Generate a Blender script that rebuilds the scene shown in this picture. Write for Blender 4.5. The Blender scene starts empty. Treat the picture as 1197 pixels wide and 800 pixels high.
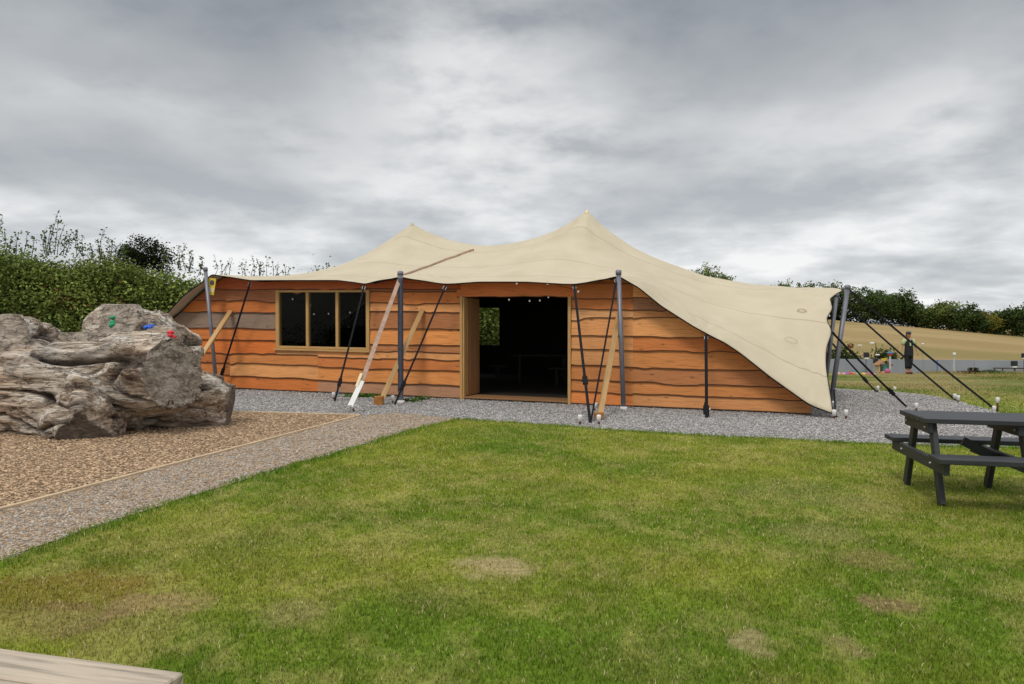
import bpy, bmesh, math, random
import numpy as np
from mathutils import Vector, Matrix, noise as mnoise

random.seed(7)
rng = np.random.default_rng(11)
S = bpy.context.scene
COL = S.collection
R = math.radians

# ------------------------------------------------------------------ camera
CAM_H, F, HOR = 1.55, 931.0, 380.0
PITCH = math.atan((400 - HOR) / F)
cd = bpy.data.cameras.new("camera")
cd.sensor_width = 36.0
cd.lens = F / 1197 * 36.0
cd.clip_start, cd.clip_end = 0.05, 6000
cam = bpy.data.objects.new("camera", cd)
COL.objects.link(cam)
cam.location = (0, 0, CAM_H)
cam.rotation_euler = (math.pi / 2 - PITCH, 0, 0)
S.camera = cam
CO = np.array([0, 0, CAM_H])

def ray(px, py):
    dx, dy = px - 598.5, 400.0 - py
    c, s = math.cos(PITCH), math.sin(PITCH)
    d = np.array([dx, F * c + dy * s, -F * s + dy * c])
    return d / d[1]

def at(px, py, D):
    return CO + ray(px, py) * D

# ------------------------------------------------------------------ terrain
def smooth(a, b, x):
    t = np.clip((np.asarray(x, float) - a) / (b - a), 0, 1)
    return t * t * (3 - 2 * t)

def gz(x, y):
    x = np.asarray(x, float); y = np.asarray(y, float)
    z = -0.012 * np.clip(x, -30, 18)
    z = z - 0.24 * smooth(21, 32, y) - 0.40 * smooth(32.3, 38, y)
    zn = -0.012 * np.clip(x, -30, 18) - 0.64
    crest = np.clip(3.05 - 0.0886 * (x * 200 / np.maximum(y, 60) - 77.8), -3, 7)
    w = np.clip((y - 46) / 154, 0, 1) ** 0.85
    far = np.clip((y - 205) / 400, 0, 1)
    z = np.where(y > 46, zn * (1 - w) + crest * w, z)
    return z * (1 - far) + (-6.0) * far

def G(px, py):
    d = ray(px, py); t = 5.0
    for _ in range(60):
        p = CO + d * t
        g = float(gz(p[0], p[1]))
        t = 0.5 * t + 0.5 * (CAM_H - g) / max(1e-6, -d[2])
    p = CO + d * t
    return np.array([p[0], p[1], float(gz(p[0], p[1]))])

# ------------------------------------------------------------------ numpy noise
def _h(ix, iy, seed):
    n = (ix * 374761393 + iy * 668265263 + seed * 974711) & 0x7fffffff
    n = ((n ^ (n >> 13)) * 1274126177) & 0x7fffffff
    return ((n ^ (n >> 16)) & 0xffff) / 65535.0

def vn(x, y, seed=0):
    x = np.asarray(x, float); y = np.asarray(y, float)
    ix = np.floor(x).astype(np.int64); iy = np.floor(y).astype(np.int64)
    fx, fy = x - ix, y - iy
    fx = fx * fx * (3 - 2 * fx); fy = fy * fy * (3 - 2 * fy)
    a, b = _h(ix, iy, seed), _h(ix + 1, iy, seed)
    c, d = _h(ix, iy + 1, seed), _h(ix + 1, iy + 1, seed)
    return (a * (1 - fx) + b * fx) * (1 - fy) + (c * (1 - fx) + d * fx) * fy

def fbm(x, y, seed=0, o=4):
    s, a, t = 0, 1.0, 0
    for k in range(o):
        s = s + a * vn(np.asarray(x) * 2 ** k, np.asarray(y) * 2 ** k, seed + k * 17)
        t += a; a *= 0.5
    return s / t

# ------------------------------------------------------------------ objects
WORLD = {}

def tag(o, label=None, cat=None, group=None, kind=None):
    if label: o['label'] = label
    if cat: o['category'] = cat
    if group: o['group'] = group
    if kind: o['kind'] = kind
    return o

def thing(name, base, label, cat, group=None):
    o = bpy.data.objects.new(name, None)
    o.empty_display_size = 0.2
    COL.objects.link(o)
    o.location = tuple(float(v) for v in base)
    WORLD[o] = np.array(base, float)
    return tag(o, label, cat, group)

def mk(name, V, faces, mat, parent=None, cols=None, uv=None, smooth_=False, base=None, midx=None):
    V = np.asarray(V, float).reshape(-1, 3)
    if parent is not None: off = WORLD[parent]
    elif base is not None: off = np.array(base, float)
    else: off = np.zeros(3)
    me = bpy.data.meshes.new(name)
    if isinstance(faces, np.ndarray):
        nf, k = faces.shape
        me.vertices.add(len(V)); me.vertices.foreach_set('co', (V - off).astype(np.float32).ravel())
        me.loops.add(nf * k); me.loops.foreach_set('vertex_index', faces.astype(np.int32).ravel())
        me.polygons.add(nf)
        me.polygons.foreach_set('loop_start', np.arange(0, nf * k, k, dtype=np.int32))
        me.polygons.foreach_set('loop_total', np.full(nf, k, dtype=np.int32))
        me.update(calc_edges=True)
    else:
        me.from_pydata([tuple(v) for v in (V - off)], [], [tuple(f) for f in faces])
        me.update()
    if cols is not None:
        c = np.ones((len(V), 4), np.float32); c[:, :3] = cols
        at_ = me.attributes.new('Col', 'FLOAT_COLOR', 'POINT')
        at_.data.foreach_set('color', c.ravel())
    if uv is not None:
        uv = np.asarray(uv, np.float32)
        li = np.empty(len(me.loops), np.int32); me.loops.foreach_get('vertex_index', li)
        l = me.uv_layers.new(name='UVMap'); l.data.foreach_set('uv', uv[li].ravel())
    if smooth_:
        me.polygons.foreach_set('use_smooth', np.ones(len(me.polygons), bool))
    for m in (mat if isinstance(mat, (list, tuple)) else [mat]):
        me.materials.append(m)
    if midx is not None:
        me.polygons.foreach_set('material_index', np.asarray(midx, np.int32))
    o = bpy.data.objects.new(name, me)
    COL.objects.link(o)
    if parent is not None:
        o.parent = parent
        WORLD[o] = off
    else:
        o.location = tuple(off)
        WORLD[o] = off
    return o

class MB:
    """collects shapes into one mesh"""
    def __init__(s): s.v = []; s.f = []; s.c = []; s.uv = []
    def add(s, V, Fc, col=(1, 1, 1), uv=None):
        n = len(s.v)
        V = [tuple(map(float, p)) for p in V]
        s.v += V
        s.f += [tuple(i + n for i in f) for f in Fc]
        s.c += [tuple(col)] * len(V) if np.ndim(col) == 1 else [tuple(c) for c in col]
        s.uv += ([(0.0, 0.0)] * len(V) if uv is None else [tuple(u) for u in uv])
        return s
    def box(s, c, ax, size, col=(1, 1, 1), bev=0.0):
        """c centre; ax 3 unit vectors; size full lengths; bevelled via chamfered corners"""
        c = np.array(c, float); ax = [np.array(a, float) for a in ax]
        h = [q / 2 for q in size]
        long = int(np.argmax(size))
        off = random.random() * 40
        if bev <= 0: bev = min(0.006, min(size) * 0.12)
        bm = bmesh.new()
        bmesh.ops.create_cube(bm, size=1)
        for v in bm.verts: v.co = Vector((v.co.x * size[0], v.co.y * size[1], v.co.z * size[2]))
        bmesh.ops.bevel(bm, geom=list(bm.edges), offset=bev, segments=1, affect='EDGES', profile=0.5)
        bm.verts.index_update()
        V = []; U = []
        for v in bm.verts:
            l = (v.co.x, v.co.y, v.co.z)
            V.append(c + ax[0] * l[0] + ax[1] * l[1] + ax[2] * l[2])
            o = [l[i] for i in range(3) if i != long]
            U.append((l[long] + off, o[0] + o[1] * 1.0 + off))
        Fc = [[v.index for v in f.verts] for f in bm.faces]
        bm.free()
        return s.add(V, Fc, col, U)
    def bar(s, p0, p1, w, t, up=(0, 0, 1), col=(1, 1, 1)):
        p0 = np.array(p0, float); p1 = np.array(p1, float)
        d = p1 - p0; L = np.linalg.norm(d); d /= L
        up = np.array(up, float)
        a = np.cross(d, up); 
        if np.linalg.norm(a) < 1e-5: a = np.cross(d, (1, 0, 0))
        a /= np.linalg.norm(a); b = np.cross(a, d)
        return s.box((p0 + p1) / 2, (d, a, b), (L, w, t), col)
    def tube(s, pts, r, n=10, col=(1, 1, 1), cap=True):
        pts = [np.array(p, float) for p in pts]
        rr = r if hasattr(r, '__len__') else [r] * len(pts)
        V = []; Fc = []; U = []; prev = None; L = 0
        for i, p in enumerate(pts):
            d = pts[min(i + 1, len(pts) - 1)] - pts[max(i - 1, 0)]
            d = d / (np.linalg.norm(d) + 1e-9)
            if prev is None:
                a = np.cross(d, (0, 0, 1))
                if np.linalg.norm(a) < 0.05: a = np.cross(d, (1, 0, 0))
            else:
                a = prev - d * np.dot(prev, d)
            a /= np.linalg.norm(a) + 1e-9; prev = a
            b = np.cross(d, a)
            if i: L += np.linalg.norm(p - pts[i - 1])
            for k in range(n):
                t = 2 * math.pi * k / n
                V.append(p + rr[i] * (a * math.cos(t) + b * math.sin(t)))
                U.append((L, k / n * 0.3))
        for i in range(len(pts) - 1):
            for k in range(n):
                Fc.append((i * n + k, i * n + (k + 1) % n, (i + 1) * n + (k + 1) % n, (i + 1) * n + k))
        if cap:
            Fc.append(tuple(range(n))[::-1]); Fc.append(tuple(range((len(pts) - 1) * n, len(pts) * n)))
        return s.add(V, Fc, col, U)
    def ell(s, c, r, n=12, m=8, col=(1, 1, 1), rot=None):
        V = []; Fc = []
        for i in range(m + 1):
            ph = math.pi * i / m
            for k in range(n):
                t = 2 * math.pi * k / n
                q = np.array([r[0] * math.sin(ph) * math.cos(t), r[1] * math.sin(ph) * math.sin(t), r[2] * math.cos(ph)])
                if rot is not None: q = rot @ q
                V.append(np.array(c) + q)
        for i in range(m):
            for k in range(n):
                Fc.append((i * n + k, (i + 1) * n + k, (i + 1) * n + (k + 1) % n, i * n + (k + 1) % n))
        return s.add(V, Fc, col)
    def lathe(s, c, prof, n=16, col=(1, 1, 1), axis=(0, 0, 1)):
        ax = np.array(axis, float); ax /= np.linalg.norm(ax)
        return s.tube([np.array(c) + ax * z for r_, z in prof], [r_ for r_, z in prof], n, col)
    def build(s, name, mat, parent=None, smooth_=False, base=None):
        return mk(name, np.array(s.v), s.f, mat, parent, np.array(s.c), np.array(s.uv), smooth_, base)

AX = ((1, 0, 0), (0, 1, 0), (0, 0, 1))

# ------------------------------------------------------------------ materials
class NT:
    def __init__(s, name):
        s.m = bpy.data.materials.new(name); s.m.use_nodes = True
        s.t = s.m.node_tree; s.b = s.t.nodes['Principled BSDF']
        s.out = s.t.nodes['Material Output']
    def n(s, typ, **kw):
        x = s.t.nodes.new(typ)
        for k, v in kw.items():
            if k.startswith('i_'):
                x.inputs[int(k[2:]) if k[2:].isdigit() else k[2:].replace('_', ' ')].default_value = v
            else: setattr(x, k, v)
        return x
    def l(s, a, b): s.t.links.new(a, b)
    def co(s, kind='Object', scale=(1, 1, 1)):
        tc = s.n('ShaderNodeTexCoord'); mp = s.n('ShaderNodeMapping')
        mp.inputs['Scale'].default_value = scale
        s.l(tc.outputs[kind], mp.inputs['Vector']); return mp.outputs['Vector']
    def noise(s, vec, scale=5, detail=4, rough=.55, dist=0):
        x = s.n('ShaderNodeTexNoise'); x.inputs['Scale'].default_value = scale
        x.inputs['Detail'].default_value = detail; x.inputs['Roughness'].default_value = rough
        x.inputs['Distortion'].default_value = dist
        if vec is not None: s.l(vec, x.inputs['Vector'])
        return x.outputs['Fac']
    def ramp(s, fac, stops):
        x = s.n('ShaderNodeValToRGB'); e = x.color_ramp.elements
        while len(e) < len(stops): e.new(0.5)
        for el, (p, c) in zip(e, stops):
            el.position = p; el.color = (*c, 1) if len(c) == 3 else c
        s.l(fac, x.inputs['Fac']); return x.outputs['Color']
    def val(s, fac, lo, hi, a=0.0, b=1.0):
        x = s.n('ShaderNodeMapRange'); 
        for k, v in (('From Min', a), ('From Max', b), ('To Min', lo), ('To Max', hi)): x.inputs[k].default_value = v
        s.l(fac, x.inputs['Value']); return x.outputs['Result']
    def mix(s, fac, a, b, mode='MIX'):
        x = s.n('ShaderNodeMix', data_type='RGBA', blend_type=mode)
        for sock, v in ((x.inputs[0], fac), (x.inputs[6], a), (x.inputs[7], b)):
            if hasattr(v, 'links') or hasattr(v, 'is_linked'): s.l(v, sock)
            elif isinstance(v, (int, float)): sock.default_value = v
            else: sock.default_value = (*v, 1)
        return x.outputs[2]
    def math(s, op, a, b=0.0):
        x = s.n('ShaderNodeMath', operation=op)
        for i, v in enumerate((a, b)):
            if hasattr(v, 'is_linked'): s.l(v, x.inputs[i])
            else: x.inputs[i].default_value = v
        return x.outputs[0]
    def base(s, c):
        if hasattr(c, 'is_linked'): s.l(c, s.b.inputs['Base Color'])
        else: s.b.inputs['Base Color'].default_value = (*c, 1)
    def rough(s, r):
        if hasattr(r, 'is_linked'): s.l(r, s.b.inputs['Roughness'])
        else: s.b.inputs['Roughness'].default_value = r
    def bump(s, h, strength=.4, dist=.01):
        x = s.n('ShaderNodeBump'); x.inputs['Strength'].default_value = strength
        x.inputs['Distance'].default_value = dist
        s.l(h, x.inputs['Height']); s.l(x.outputs['Normal'], s.b.inputs['Normal'])
    def attr(s):
        return s.n('ShaderNodeAttribute', attribute_name='Col').outputs['Color']

def plain(name, c, rough=.6, metal=0.0, var=.25, scale=8, bump=0.0):
    n = NT(name)
    v = n.noise(n.co('Object'), scale, 5)
    k = tuple(q * (1 - var) for q in c); k2 = tuple(min(1, q * (1 + var)) for q in c)
    n.base(n.ramp(v, [(.3, k), (.7, k2)]))
    n.rough(n.val(v, max(.05, rough - .1), min(1, rough + .1)))
    n.b.inputs['Metallic'].default_value = metal
    if bump: n.bump(v, bump, .01)
    return n.m

def m_wood(name, tint, contrast=.35, rough=.7, usecol=False, gs=1.0, knots=True):
    n = NT(name)
    uv = n.co('UV', (1.2 * gs, 26 * gs, 1))
    g = n.noise(uv, 2.2, 7, .62, 0.5)
    g2 = n.noise(n.co('UV', (.8, 3, 1)), 1.6, 4)
    col = n.attr() if usecol else None
    dark = tuple(q * (1 - contrast) for q in tint); lite = tuple(min(1, q * (1 + contrast * .5)) for q in tint)
    c = n.ramp(g, [(.28, dark), (.5, tint), (.75, lite)])
    c = n.mix(n.val(g2, 0, .35, .35, .75), c, tuple(q * .62 for q in tint))
    if usecol: c = n.mix(1.0, c, col, 'MULTIPLY')
    if knots:
        v = n.n('ShaderNodeTexVoronoi'); v.inputs['Scale'].default_value = 1.0
        n.l(n.co('UV', (2.6, 6.5, 1)), v.inputs['Vector'])
        k = n.val(v.outputs['Distance'], 1, 0, .05, .17)
        c = n.mix(n.math('MULTIPLY', k, .65), c, (.09, .035, .015))
    n.base(c); n.rough(rough)
    n.bump(g, .25, .004)
    return n.m

M = {}
def canopy_material():
    n = NT('stretch_fabric')
    w = n.noise(n.co('Object'), 1.3, 5)
    fine = n.noise(n.co('Object'), 180, 2)
    c = n.ramp(w, [(.25, (.51, .44, .31)), (.5, (.56, .485, .35)), (.75, (.60, .525, .385))])
    c = n.mix(n.val(fine, 0, .12), c, (.45, .37, .25))
    sep = n.n('ShaderNodeSeparateXYZ'); n.l(n.co('UV'), sep.inputs[0])
    wob = n.val(n.noise(n.co('UV', (6, .01, 1)), 3, 2), -.012, .012)
    vv = n.math('ADD', sep.outputs['Y'], wob)
    tot = None
    for s0, hw in ((.16, .0045), (.47, .0045), (.86, .0045), (1.2, .0045), (1.6, .0045)):
        d = n.math('ABSOLUTE', n.math('SUBTRACT', vv, s0))
        k = n.val(d, 1, 0, hw * .5, hw)
        tot = k if tot is None else n.math('MAXIMUM', tot, k)
    c = n.mix(n.math('MULTIPLY', tot, .42), c, (.24, .18, .11))
    n.base(c); n.rough(.85)
    n.b.inputs['Specular IOR Level'].default_value = .2
    h = n.math('ADD', n.math('MULTIPLY', tot, .6), n.math('MULTIPLY', n.noise(n.co('Object', (1, 1, 1.6)), 2.2, 3), 1.2))
    n.bump(h, .35, .02)
    return n.m
M['canopy'] = canopy_material()
M['board'] = m_wood('waney_board', (1, 1, 1), .55, .72, usecol=True)
M['frame'] = m_wood('frame_timber', (.56, .33, .115), .3, .65, knots=False)
M['jamb'] = m_wood('jamb_timber', (.36, .165, .06), .35, .65, knots=False)
M['prop'] = m_wood('prop_timber', (.55, .33, .13), .3, .65, knots=False)
M['pale'] = m_wood('pale_timber', (.62, .46, .29), .3, .75, knots=False)
M['grey_wood'] = m_wood('weathered_timber', (.46, .38, .29), .6, .85, gs=.9)
M['dark_wood'] = m_wood('black_stained_timber', (.028, .030, .034), .6, .55, knots=False)
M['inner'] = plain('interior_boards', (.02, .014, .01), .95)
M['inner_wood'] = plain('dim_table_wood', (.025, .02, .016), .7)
M['floor'] = m_wood('floor_boards', (.30, .15, .06), .35, .6, knots=False)
M['steel'] = plain('painted_steel', (.20, .20, .23), .45, .35, .15, 5)
M['navy'] = plain('navy_sleeve', (.035, .04, .06), .7, 0, .3, 9)
M['black'] = plain('black_webbing', (.012, .012, .014), .7, 0, .3, 20)
M['black'].node_tree.nodes['Principled BSDF'].inputs['Specular IOR Level'].default_value = .12
M['white'] = plain('white_plastic', (.78, .77, .73), .5, 0, .08, 6)
M['brown_web'] = plain('brown_webbing', (.40, .27, .20), .8, 0, .25, 8)
M['rust'] = plain('rusty_steel', (.17, .06, .025), .8, .2, .4, 14)
M['orange_block'] = plain('tan_block', (.36, .15, .03), .75, 0, .2, 14)
M['blue_tag'] = plain('pale_blue_tag', (.25, .5, .75), .5)
M['yellow'] = plain('yellow_print', (.72, .53, .04), .5, 0, .1)
M['cream'] = plain('cream_print', (.75, .62, .36), .5, 0, .1)
M['charcoal'] = plain('dark_print', (.08, .06, .07), .6)
M['bulb'] = plain('bulb_glass', (.8, .8, .75), .2, 0, .02)
M['bulb'].node_tree.nodes['Principled BSDF'].inputs['Emission Color'].default_value = (1, .93, .8, 1)
M['bulb'].node_tree.nodes['Principled BSDF'].inputs['Emission Strength'].default_value = .25
M['holdg'] = plain('green_resin', (.01, .33, .13), .5)
M['holdb'] = plain('blue_resin', (.015, .12, .6), .5)
M['holdr'] = plain('red_resin', (.6, .015, .03), .5)
M['hoarding'] = plain('grey_sheeting', (.29, .31, .35), .7, 0, .1, .6)
M['skin'] = plain('skin', (.55, .27, .18), .55, 0, .1)
M['lime'] = plain('lime_cotton', (.42, .52, .26), .85, 0, .1)
M['cloth'] = plain('black_cotton', (.012, .013, .018), .85)
M['shoe'] = plain('brown_leather', (.16, .035, .025), .6)
M['hair'] = plain('dark_hair', (.02, .014, .012), .6)
M['blue'] = plain('blue_paint', (.10, .2, .46), .5)
M['red'] = plain('red_paint', (.55, .06, .03), .5)
M['teal'] = plain('teal_paint', (.04, .32, .30), .5)
M['pink'] = plain('pink_paint', (.48, .10, .22), .5)
M['orange'] = plain('orange_paint', (.52, .20, .08), .5)
M['lilac'] = plain('lilac_paint', (.32, .12, .40), .5)
M['mint'] = plain('mint_paint', (.22, .48, .36), .5)
M['ltpink'] = plain('pale_pink_fabric', (.7, .38, .42), .7)
M['bin'] = plain('black_plastic', (.018, .02, .024), .45)
M['greywhite'] = plain('grey_plastic', (.5, .5, .5), .5)
M['metal'] = plain('galvanised_metal', (.45, .45, .45), .4, .8, .15, 30)

def glass_material():
    n = NT('window_glass')
    tr = n.n('ShaderNodeBsdfTransparent'); tr.inputs[0].default_value = (.8, .82, .82, 1)
    gl = n.n('ShaderNodeBsdfGlossy'); gl.inputs['Roughness'].default_value = .03
    fr = n.n('ShaderNodeFresnel'); fr.inputs['IOR'].default_value = 1.12
    mx = n.n('ShaderNodeMixShader')
    n.l(fr.outputs[0], mx.inputs[0]); n.l(tr.outputs[0], mx.inputs[1]); n.l(gl.outputs[0], mx.inputs[2])
    n.l(mx.outputs[0], n.out.inputs['Surface'])
    return n.m
M['glass'] = glass_material()

def leaf_material(name, rough=.6, trans=.25):
    n = NT(name)
    n.base(n.attr()); n.rough(rough)
    n.b.inputs['Specular IOR Level'].default_value = .10
    tl = n.n('ShaderNodeBsdfTranslucent'); n.l(n.attr(), tl.inputs['Color'])
    mx = n.n('ShaderNodeMixShader'); mx.inputs[0].default_value = trans
    n.l(n.b.outputs[0], mx.inputs[1]); n.l(tl.outputs[0], mx.inputs[2])
    n.l(mx.outputs[0], n.out.inputs['Surface'])
    return n.m
M['leaf'] = leaf_material('leaves', .85, .35)
M['grass'] = leaf_material('grass_blades', .6, .3)
M['bark'] = plain('bark', (.07, .05, .035), .9, 0, .4, 6, .5)

def attr_mat(name, rough=.9, nscale=40, amt=.5, bump=.4, bd=.01):
    n = NT(name)
    v = n.noise(n.co('Object'), nscale, 6, .65)
    c = n.mix(1.0, n.attr(), n.ramp(v, [(.25, (1 - amt,) * 3), (.75, (1 + amt * .6,) * 3)]), 'MULTIPLY')
    n.base(c); n.rough(rough); n.bump(v, bump, bd)
    n.b.inputs['Specular IOR Level'].default_value = .15
    return n.m
M['ground'] = attr_mat('turf_soil', .95, 26, .5, .5, .02)
M['stone'] = attr_mat('gravel_stone', .85, 30, .2, .1, .003)
M['chip'] = attr_mat('bark_chip', .9, 30, .25, .1, .003)

def gravel_material(name, pale, scale):
    n = NT(name)
    co = n.co('Object')
    v = n.n('ShaderNodeTexVoronoi'); v.inputs['Scale'].default_value = scale; n.l(co, v.inputs['Vector'])
    sepc = n.n('ShaderNodeSeparateColor'); n.l(v.outputs['Color'], sepc.inputs[0])
    c = n.ramp(sepc.outputs[0], pale)
    big = n.noise(co, 1.1, 5)
    c = n.mix(n.val(big, 0, .45, .35, .7), c, n.mix(.5, c, (.44, .36, .28)))
    c = n.mix(n.val(v.outputs['Distance'], 0, .75, .35, .75), c, tuple(q * .5 for q in pale[0][1]))
    n.base(c); n.rough(.9)
    n.bump(v.outputs['Distance'], -.8, .012)
    return n.m
M['gravel'] = gravel_material('gravel', [(0, (.24, .228, .222)), (.4, (.39, .37, .36)), (.75, (.50, .475, .46)), (1, (.66, .635, .605))], 48)
M['path'] = gravel_material('path_gravel', [(0, (.26, .20, .145)), (.4, (.41, .32, .235)), (.75, (.50, .40, .30)), (1, (.60, .51, .41))], 70)
M['chips'] = gravel_material('bark_chippings', [(0, (.16, .09, .05)), (.4, (.32, .19, .10)), (.75, (.45, .29, .165)), (1, (.58, .42, .26))], 60)

def log_material():
    n = NT('weathered_log')
    a = n.n('ShaderNodeAttribute', attribute_name='Col')
    sep = n.n('ShaderNodeSeparateColor'); n.l(a.outputs['Color'], sep.inputs[0])
    co = n.co('Object'); st = n.co('Object', (.30, 2.6, 3.0))
    w1 = n.noise(n.co('Object', (.35, 2.0, 2.4)), 2.0, 9, .6, .7)
    w2 = n.noise(n.co('Object', (.5, 3.6, 4.6)), 5, 7, .68, .5)
    big = n.noise(n.co('Object', (.7, 1, 1.2)), 1.1, 4, .5)
    bark = n.ramp(w1, [(.33, (.10, .062, .040)), (.43, (.34, .25, .175)), (.52, (.57, .475, .37)), (.62, (.78, .715, .62))])
    bark = n.mix(n.val(big, 0, .55, .48, .68), bark, n.mix(1.0, bark, (.74, .53, .37), 'MULTIPLY'))
    bark = n.mix(n.val(w2, .75, 0, .38, .52), bark, (.13, .085, .055))
    gy = n.noise(n.co('Object', (.8, 1.6, 1.8)), 1.9, 6, .6)
    bark = n.mix(n.val(gy, 0, .55, .48, .62), bark, n.mix(.35, (.50, .465, .42), bark))
    cr = n.noise(n.co('Object', (.42, 2.6, 3.4)), 2.6, 5, .55, .35)
    cl_ = n.val(n.math('ABSOLUTE', n.math('SUBTRACT', cr, .5)), .9, 0, .0, .016)
    cr2 = n.noise(n.co('Object', (.9, 3.2, 4.2)), 4.5, 4, .5, .5)
    cl2 = n.val(n.math('ABSOLUTE', n.math('SUBTRACT', cr2, .47)), .7, 0, .0, .014)
    bark = n.mix(n.math('MAXIMUM', cl_, cl2), bark, (.055, .034, .022))
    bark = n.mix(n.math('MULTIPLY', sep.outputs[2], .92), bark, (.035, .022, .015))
    cut = n.ramp(n.noise(n.co('Object', (1.0, 1.0, 2.2)), 4, 10, .72, .8), [(.36, (.12, .09, .068)), (.47, (.30, .245, .19)), (.56, (.42, .355, .285)), (.68, (.56, .49, .405))])
    wv = n.n('ShaderNodeVectorMath', operation='ADD'); nz = n.n('ShaderNodeTexNoise'); nz.inputs['Scale'].default_value = 3; n.l(co, nz.inputs['Vector'])
    n.l(n.co('Object', (1, 1, 1)), wv.inputs[0]); n.l(nz.outputs['Color'], wv.inputs[1])
    v3 = n.n('ShaderNodeTexVoronoi', feature='DISTANCE_TO_EDGE'); v3.inputs['Scale'].default_value = 1.9; n.l(wv.outputs[0], v3.inputs['Vector'])
    cut = n.mix(n.math('MULTIPLY', n.val(v3.outputs['Distance'], 1, 0, 0.0, .022), .8), cut, (.05, .035, .027))
    c = n.mix(sep.outputs[0], bark, cut)
    c = n.mix(sep.outputs[1], c, (.055, .035, .025))
    n.base(c); n.rough(.9)
    h = n.math('ADD', w2, n.math('MULTIPLY', w1, .5))
    n.bump(n.math('SUBTRACT', h, n.math('MULTIPLY', n.math('MAXIMUM', cl_, cl2), .7)), .8, .04)
    return n.m
M['log'] = log_material()

# ------------------------------------------------------------------ sky, sun
SUN_EL, SUN_AZ = R(52), R(205)      # azimuth clockwise from +Y; the sun sits behind and left of the camera
def world():
    w = bpy.data.worlds.new("World"); S.world = w; w.use_nodes = True
    t = w.node_tree; bg = t.nodes['Background']
    n = NT.__new__(NT); n.t = t
    sky = n.n('ShaderNodeTexSky', sky_type='NISHITA', sun_disc=False, sun_elevation=SUN_EL, sun_rotation=SUN_AZ)
    tc = n.n('ShaderNodeTexCoord')
    sp = n.n('ShaderNodeSeparateXYZ'); n.l(tc.outputs['Generated'], sp.inputs[0])
    zz = n.math('ADD', n.math('MAXIMUM', sp.outputs['Z'], 0.0), .20)
    cx = n.math('DIVIDE', sp.outputs['X'], zz); cy = n.math('DIVIDE', sp.outputs['Y'], zz)
    cb = n.n('ShaderNodeCombineXYZ'); n.l(cx, cb.inputs[0]); n.l(cy, cb.inputs[1])
    mp = n.n('ShaderNodeMapping'); mp.inputs['Location'].default_value = (3.1, 7.7, 0); mp.inputs['Scale'].default_value = (1.0, .95, 1)
    n.l(cb.outputs[0], mp.inputs['Vector'])
    n1 = n.noise(mp.outputs['Vector'], 1.3, 9, .49, 0.05)
    n2 = n.noise(mp.outputs['Vector'], 4.6, 8, .55, 0.1)
    f = n.math('ADD', n.math('MULTIPLY', n1, .72), n.math('MULTIPLY', n2, .28))
    cl = n.ramp(f, [(.39, (4.3, 4.52, 4.78)), (.47, (5.3, 5.5, 5.68)), (.53, (6.4, 6.55, 6.65)), (.61, (8.0, 8.05, 8.05))])
    # brightening towards the horizon and overhead, where the overcast is thin
    el = n.ramp(sp.outputs['Z'], [(0.0, (1.22, 1.23, 1.24)), (.10, (1.16,) * 3), (.24, (.97,) * 3), (.36, (.58, .61, .64)), (.44, (.62, .64, .66)), (.64, (1.9,) * 3)])
    c = n.mix(1.0, cl, el, 'MULTIPLY')
    # a thin bright gap in the cloud
    def gap(px, py, wdt, amt, c):
        d = ray(px, py); d = d / np.linalg.norm(d)
        vm = n.n('ShaderNodeVectorMath', operation='DISTANCE'); vm.inputs[1].default_value = tuple(d)
        n.l(tc.outputs['Generated'], vm.inputs[0])
        g = n.val(vm.outputs['Value'], 1, 0, 0.0, wdt)
        g = n.math('MULTIPLY', n.math('POWER', g, 1.6), n.val(n2, .2, 1.3, .35, .65))
        return n.mix(n.math('MULTIPLY', g, amt), c, (9.0, 9.0, 8.9))
    def mass(px, py, wdt, amt, c):
        d = ray(px, py); d = d / np.linalg.norm(d)
        mp2 = n.n('ShaderNodeVectorMath', operation='MULTIPLY'); mp2.inputs[1].default_value = (1, 1, 2.2); n.l(tc.outputs['Generated'], mp2.inputs[0])
        vm = n.n('ShaderNodeVectorMath', operation='DISTANCE'); vm.inputs[1].default_value = (d[0], d[1], d[2] * 2.2)
        n.l(mp2.outputs[0], vm.inputs[0])
        g = n.math('MULTIPLY', n.val(vm.outputs['Value'], 1, 0, 0.0, wdt), n.val(n2, .3, 1.2, .35, .65))
        return n.mix(n.math('MULTIPLY', g, amt), c, (3.7, 3.9, 4.12))
    for q_ in ((330, 135, .24, .75), (120, 60, .36, .6), (930, 50, .36, .65), (60, 185, .14, .4), (740, 225, .13, .45), (640, 40, .25, .5)): c = mass(*q_, c)
    c = gap(535, 130, .22, .9, c); c = gap(1095, 150, .10, .6, c); c = gap(640, 165, .2, .5, c)
    c = n.mix(.06, c, sky.outputs[0])
    n.l(c, bg.inputs['Color']); bg.inputs['Strength'].default_value = .1
world()
ld = bpy.data.lights.new("sun", 'SUN'); ld.energy = 1.3; ld.angle = R(14); ld.color = (1, .95, .88)
lo = bpy.data.objects.new("sun", ld); COL.objects.link(lo); lo.location = (0, 0, 60)
sd = Vector((math.sin(SUN_AZ) * math.cos(SUN_EL), math.cos(SUN_AZ) * math.cos(SUN_EL), math.sin(SUN_EL)))
lo.rotation_euler = sd.to_track_quat('Z', 'Y').to_euler()

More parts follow.
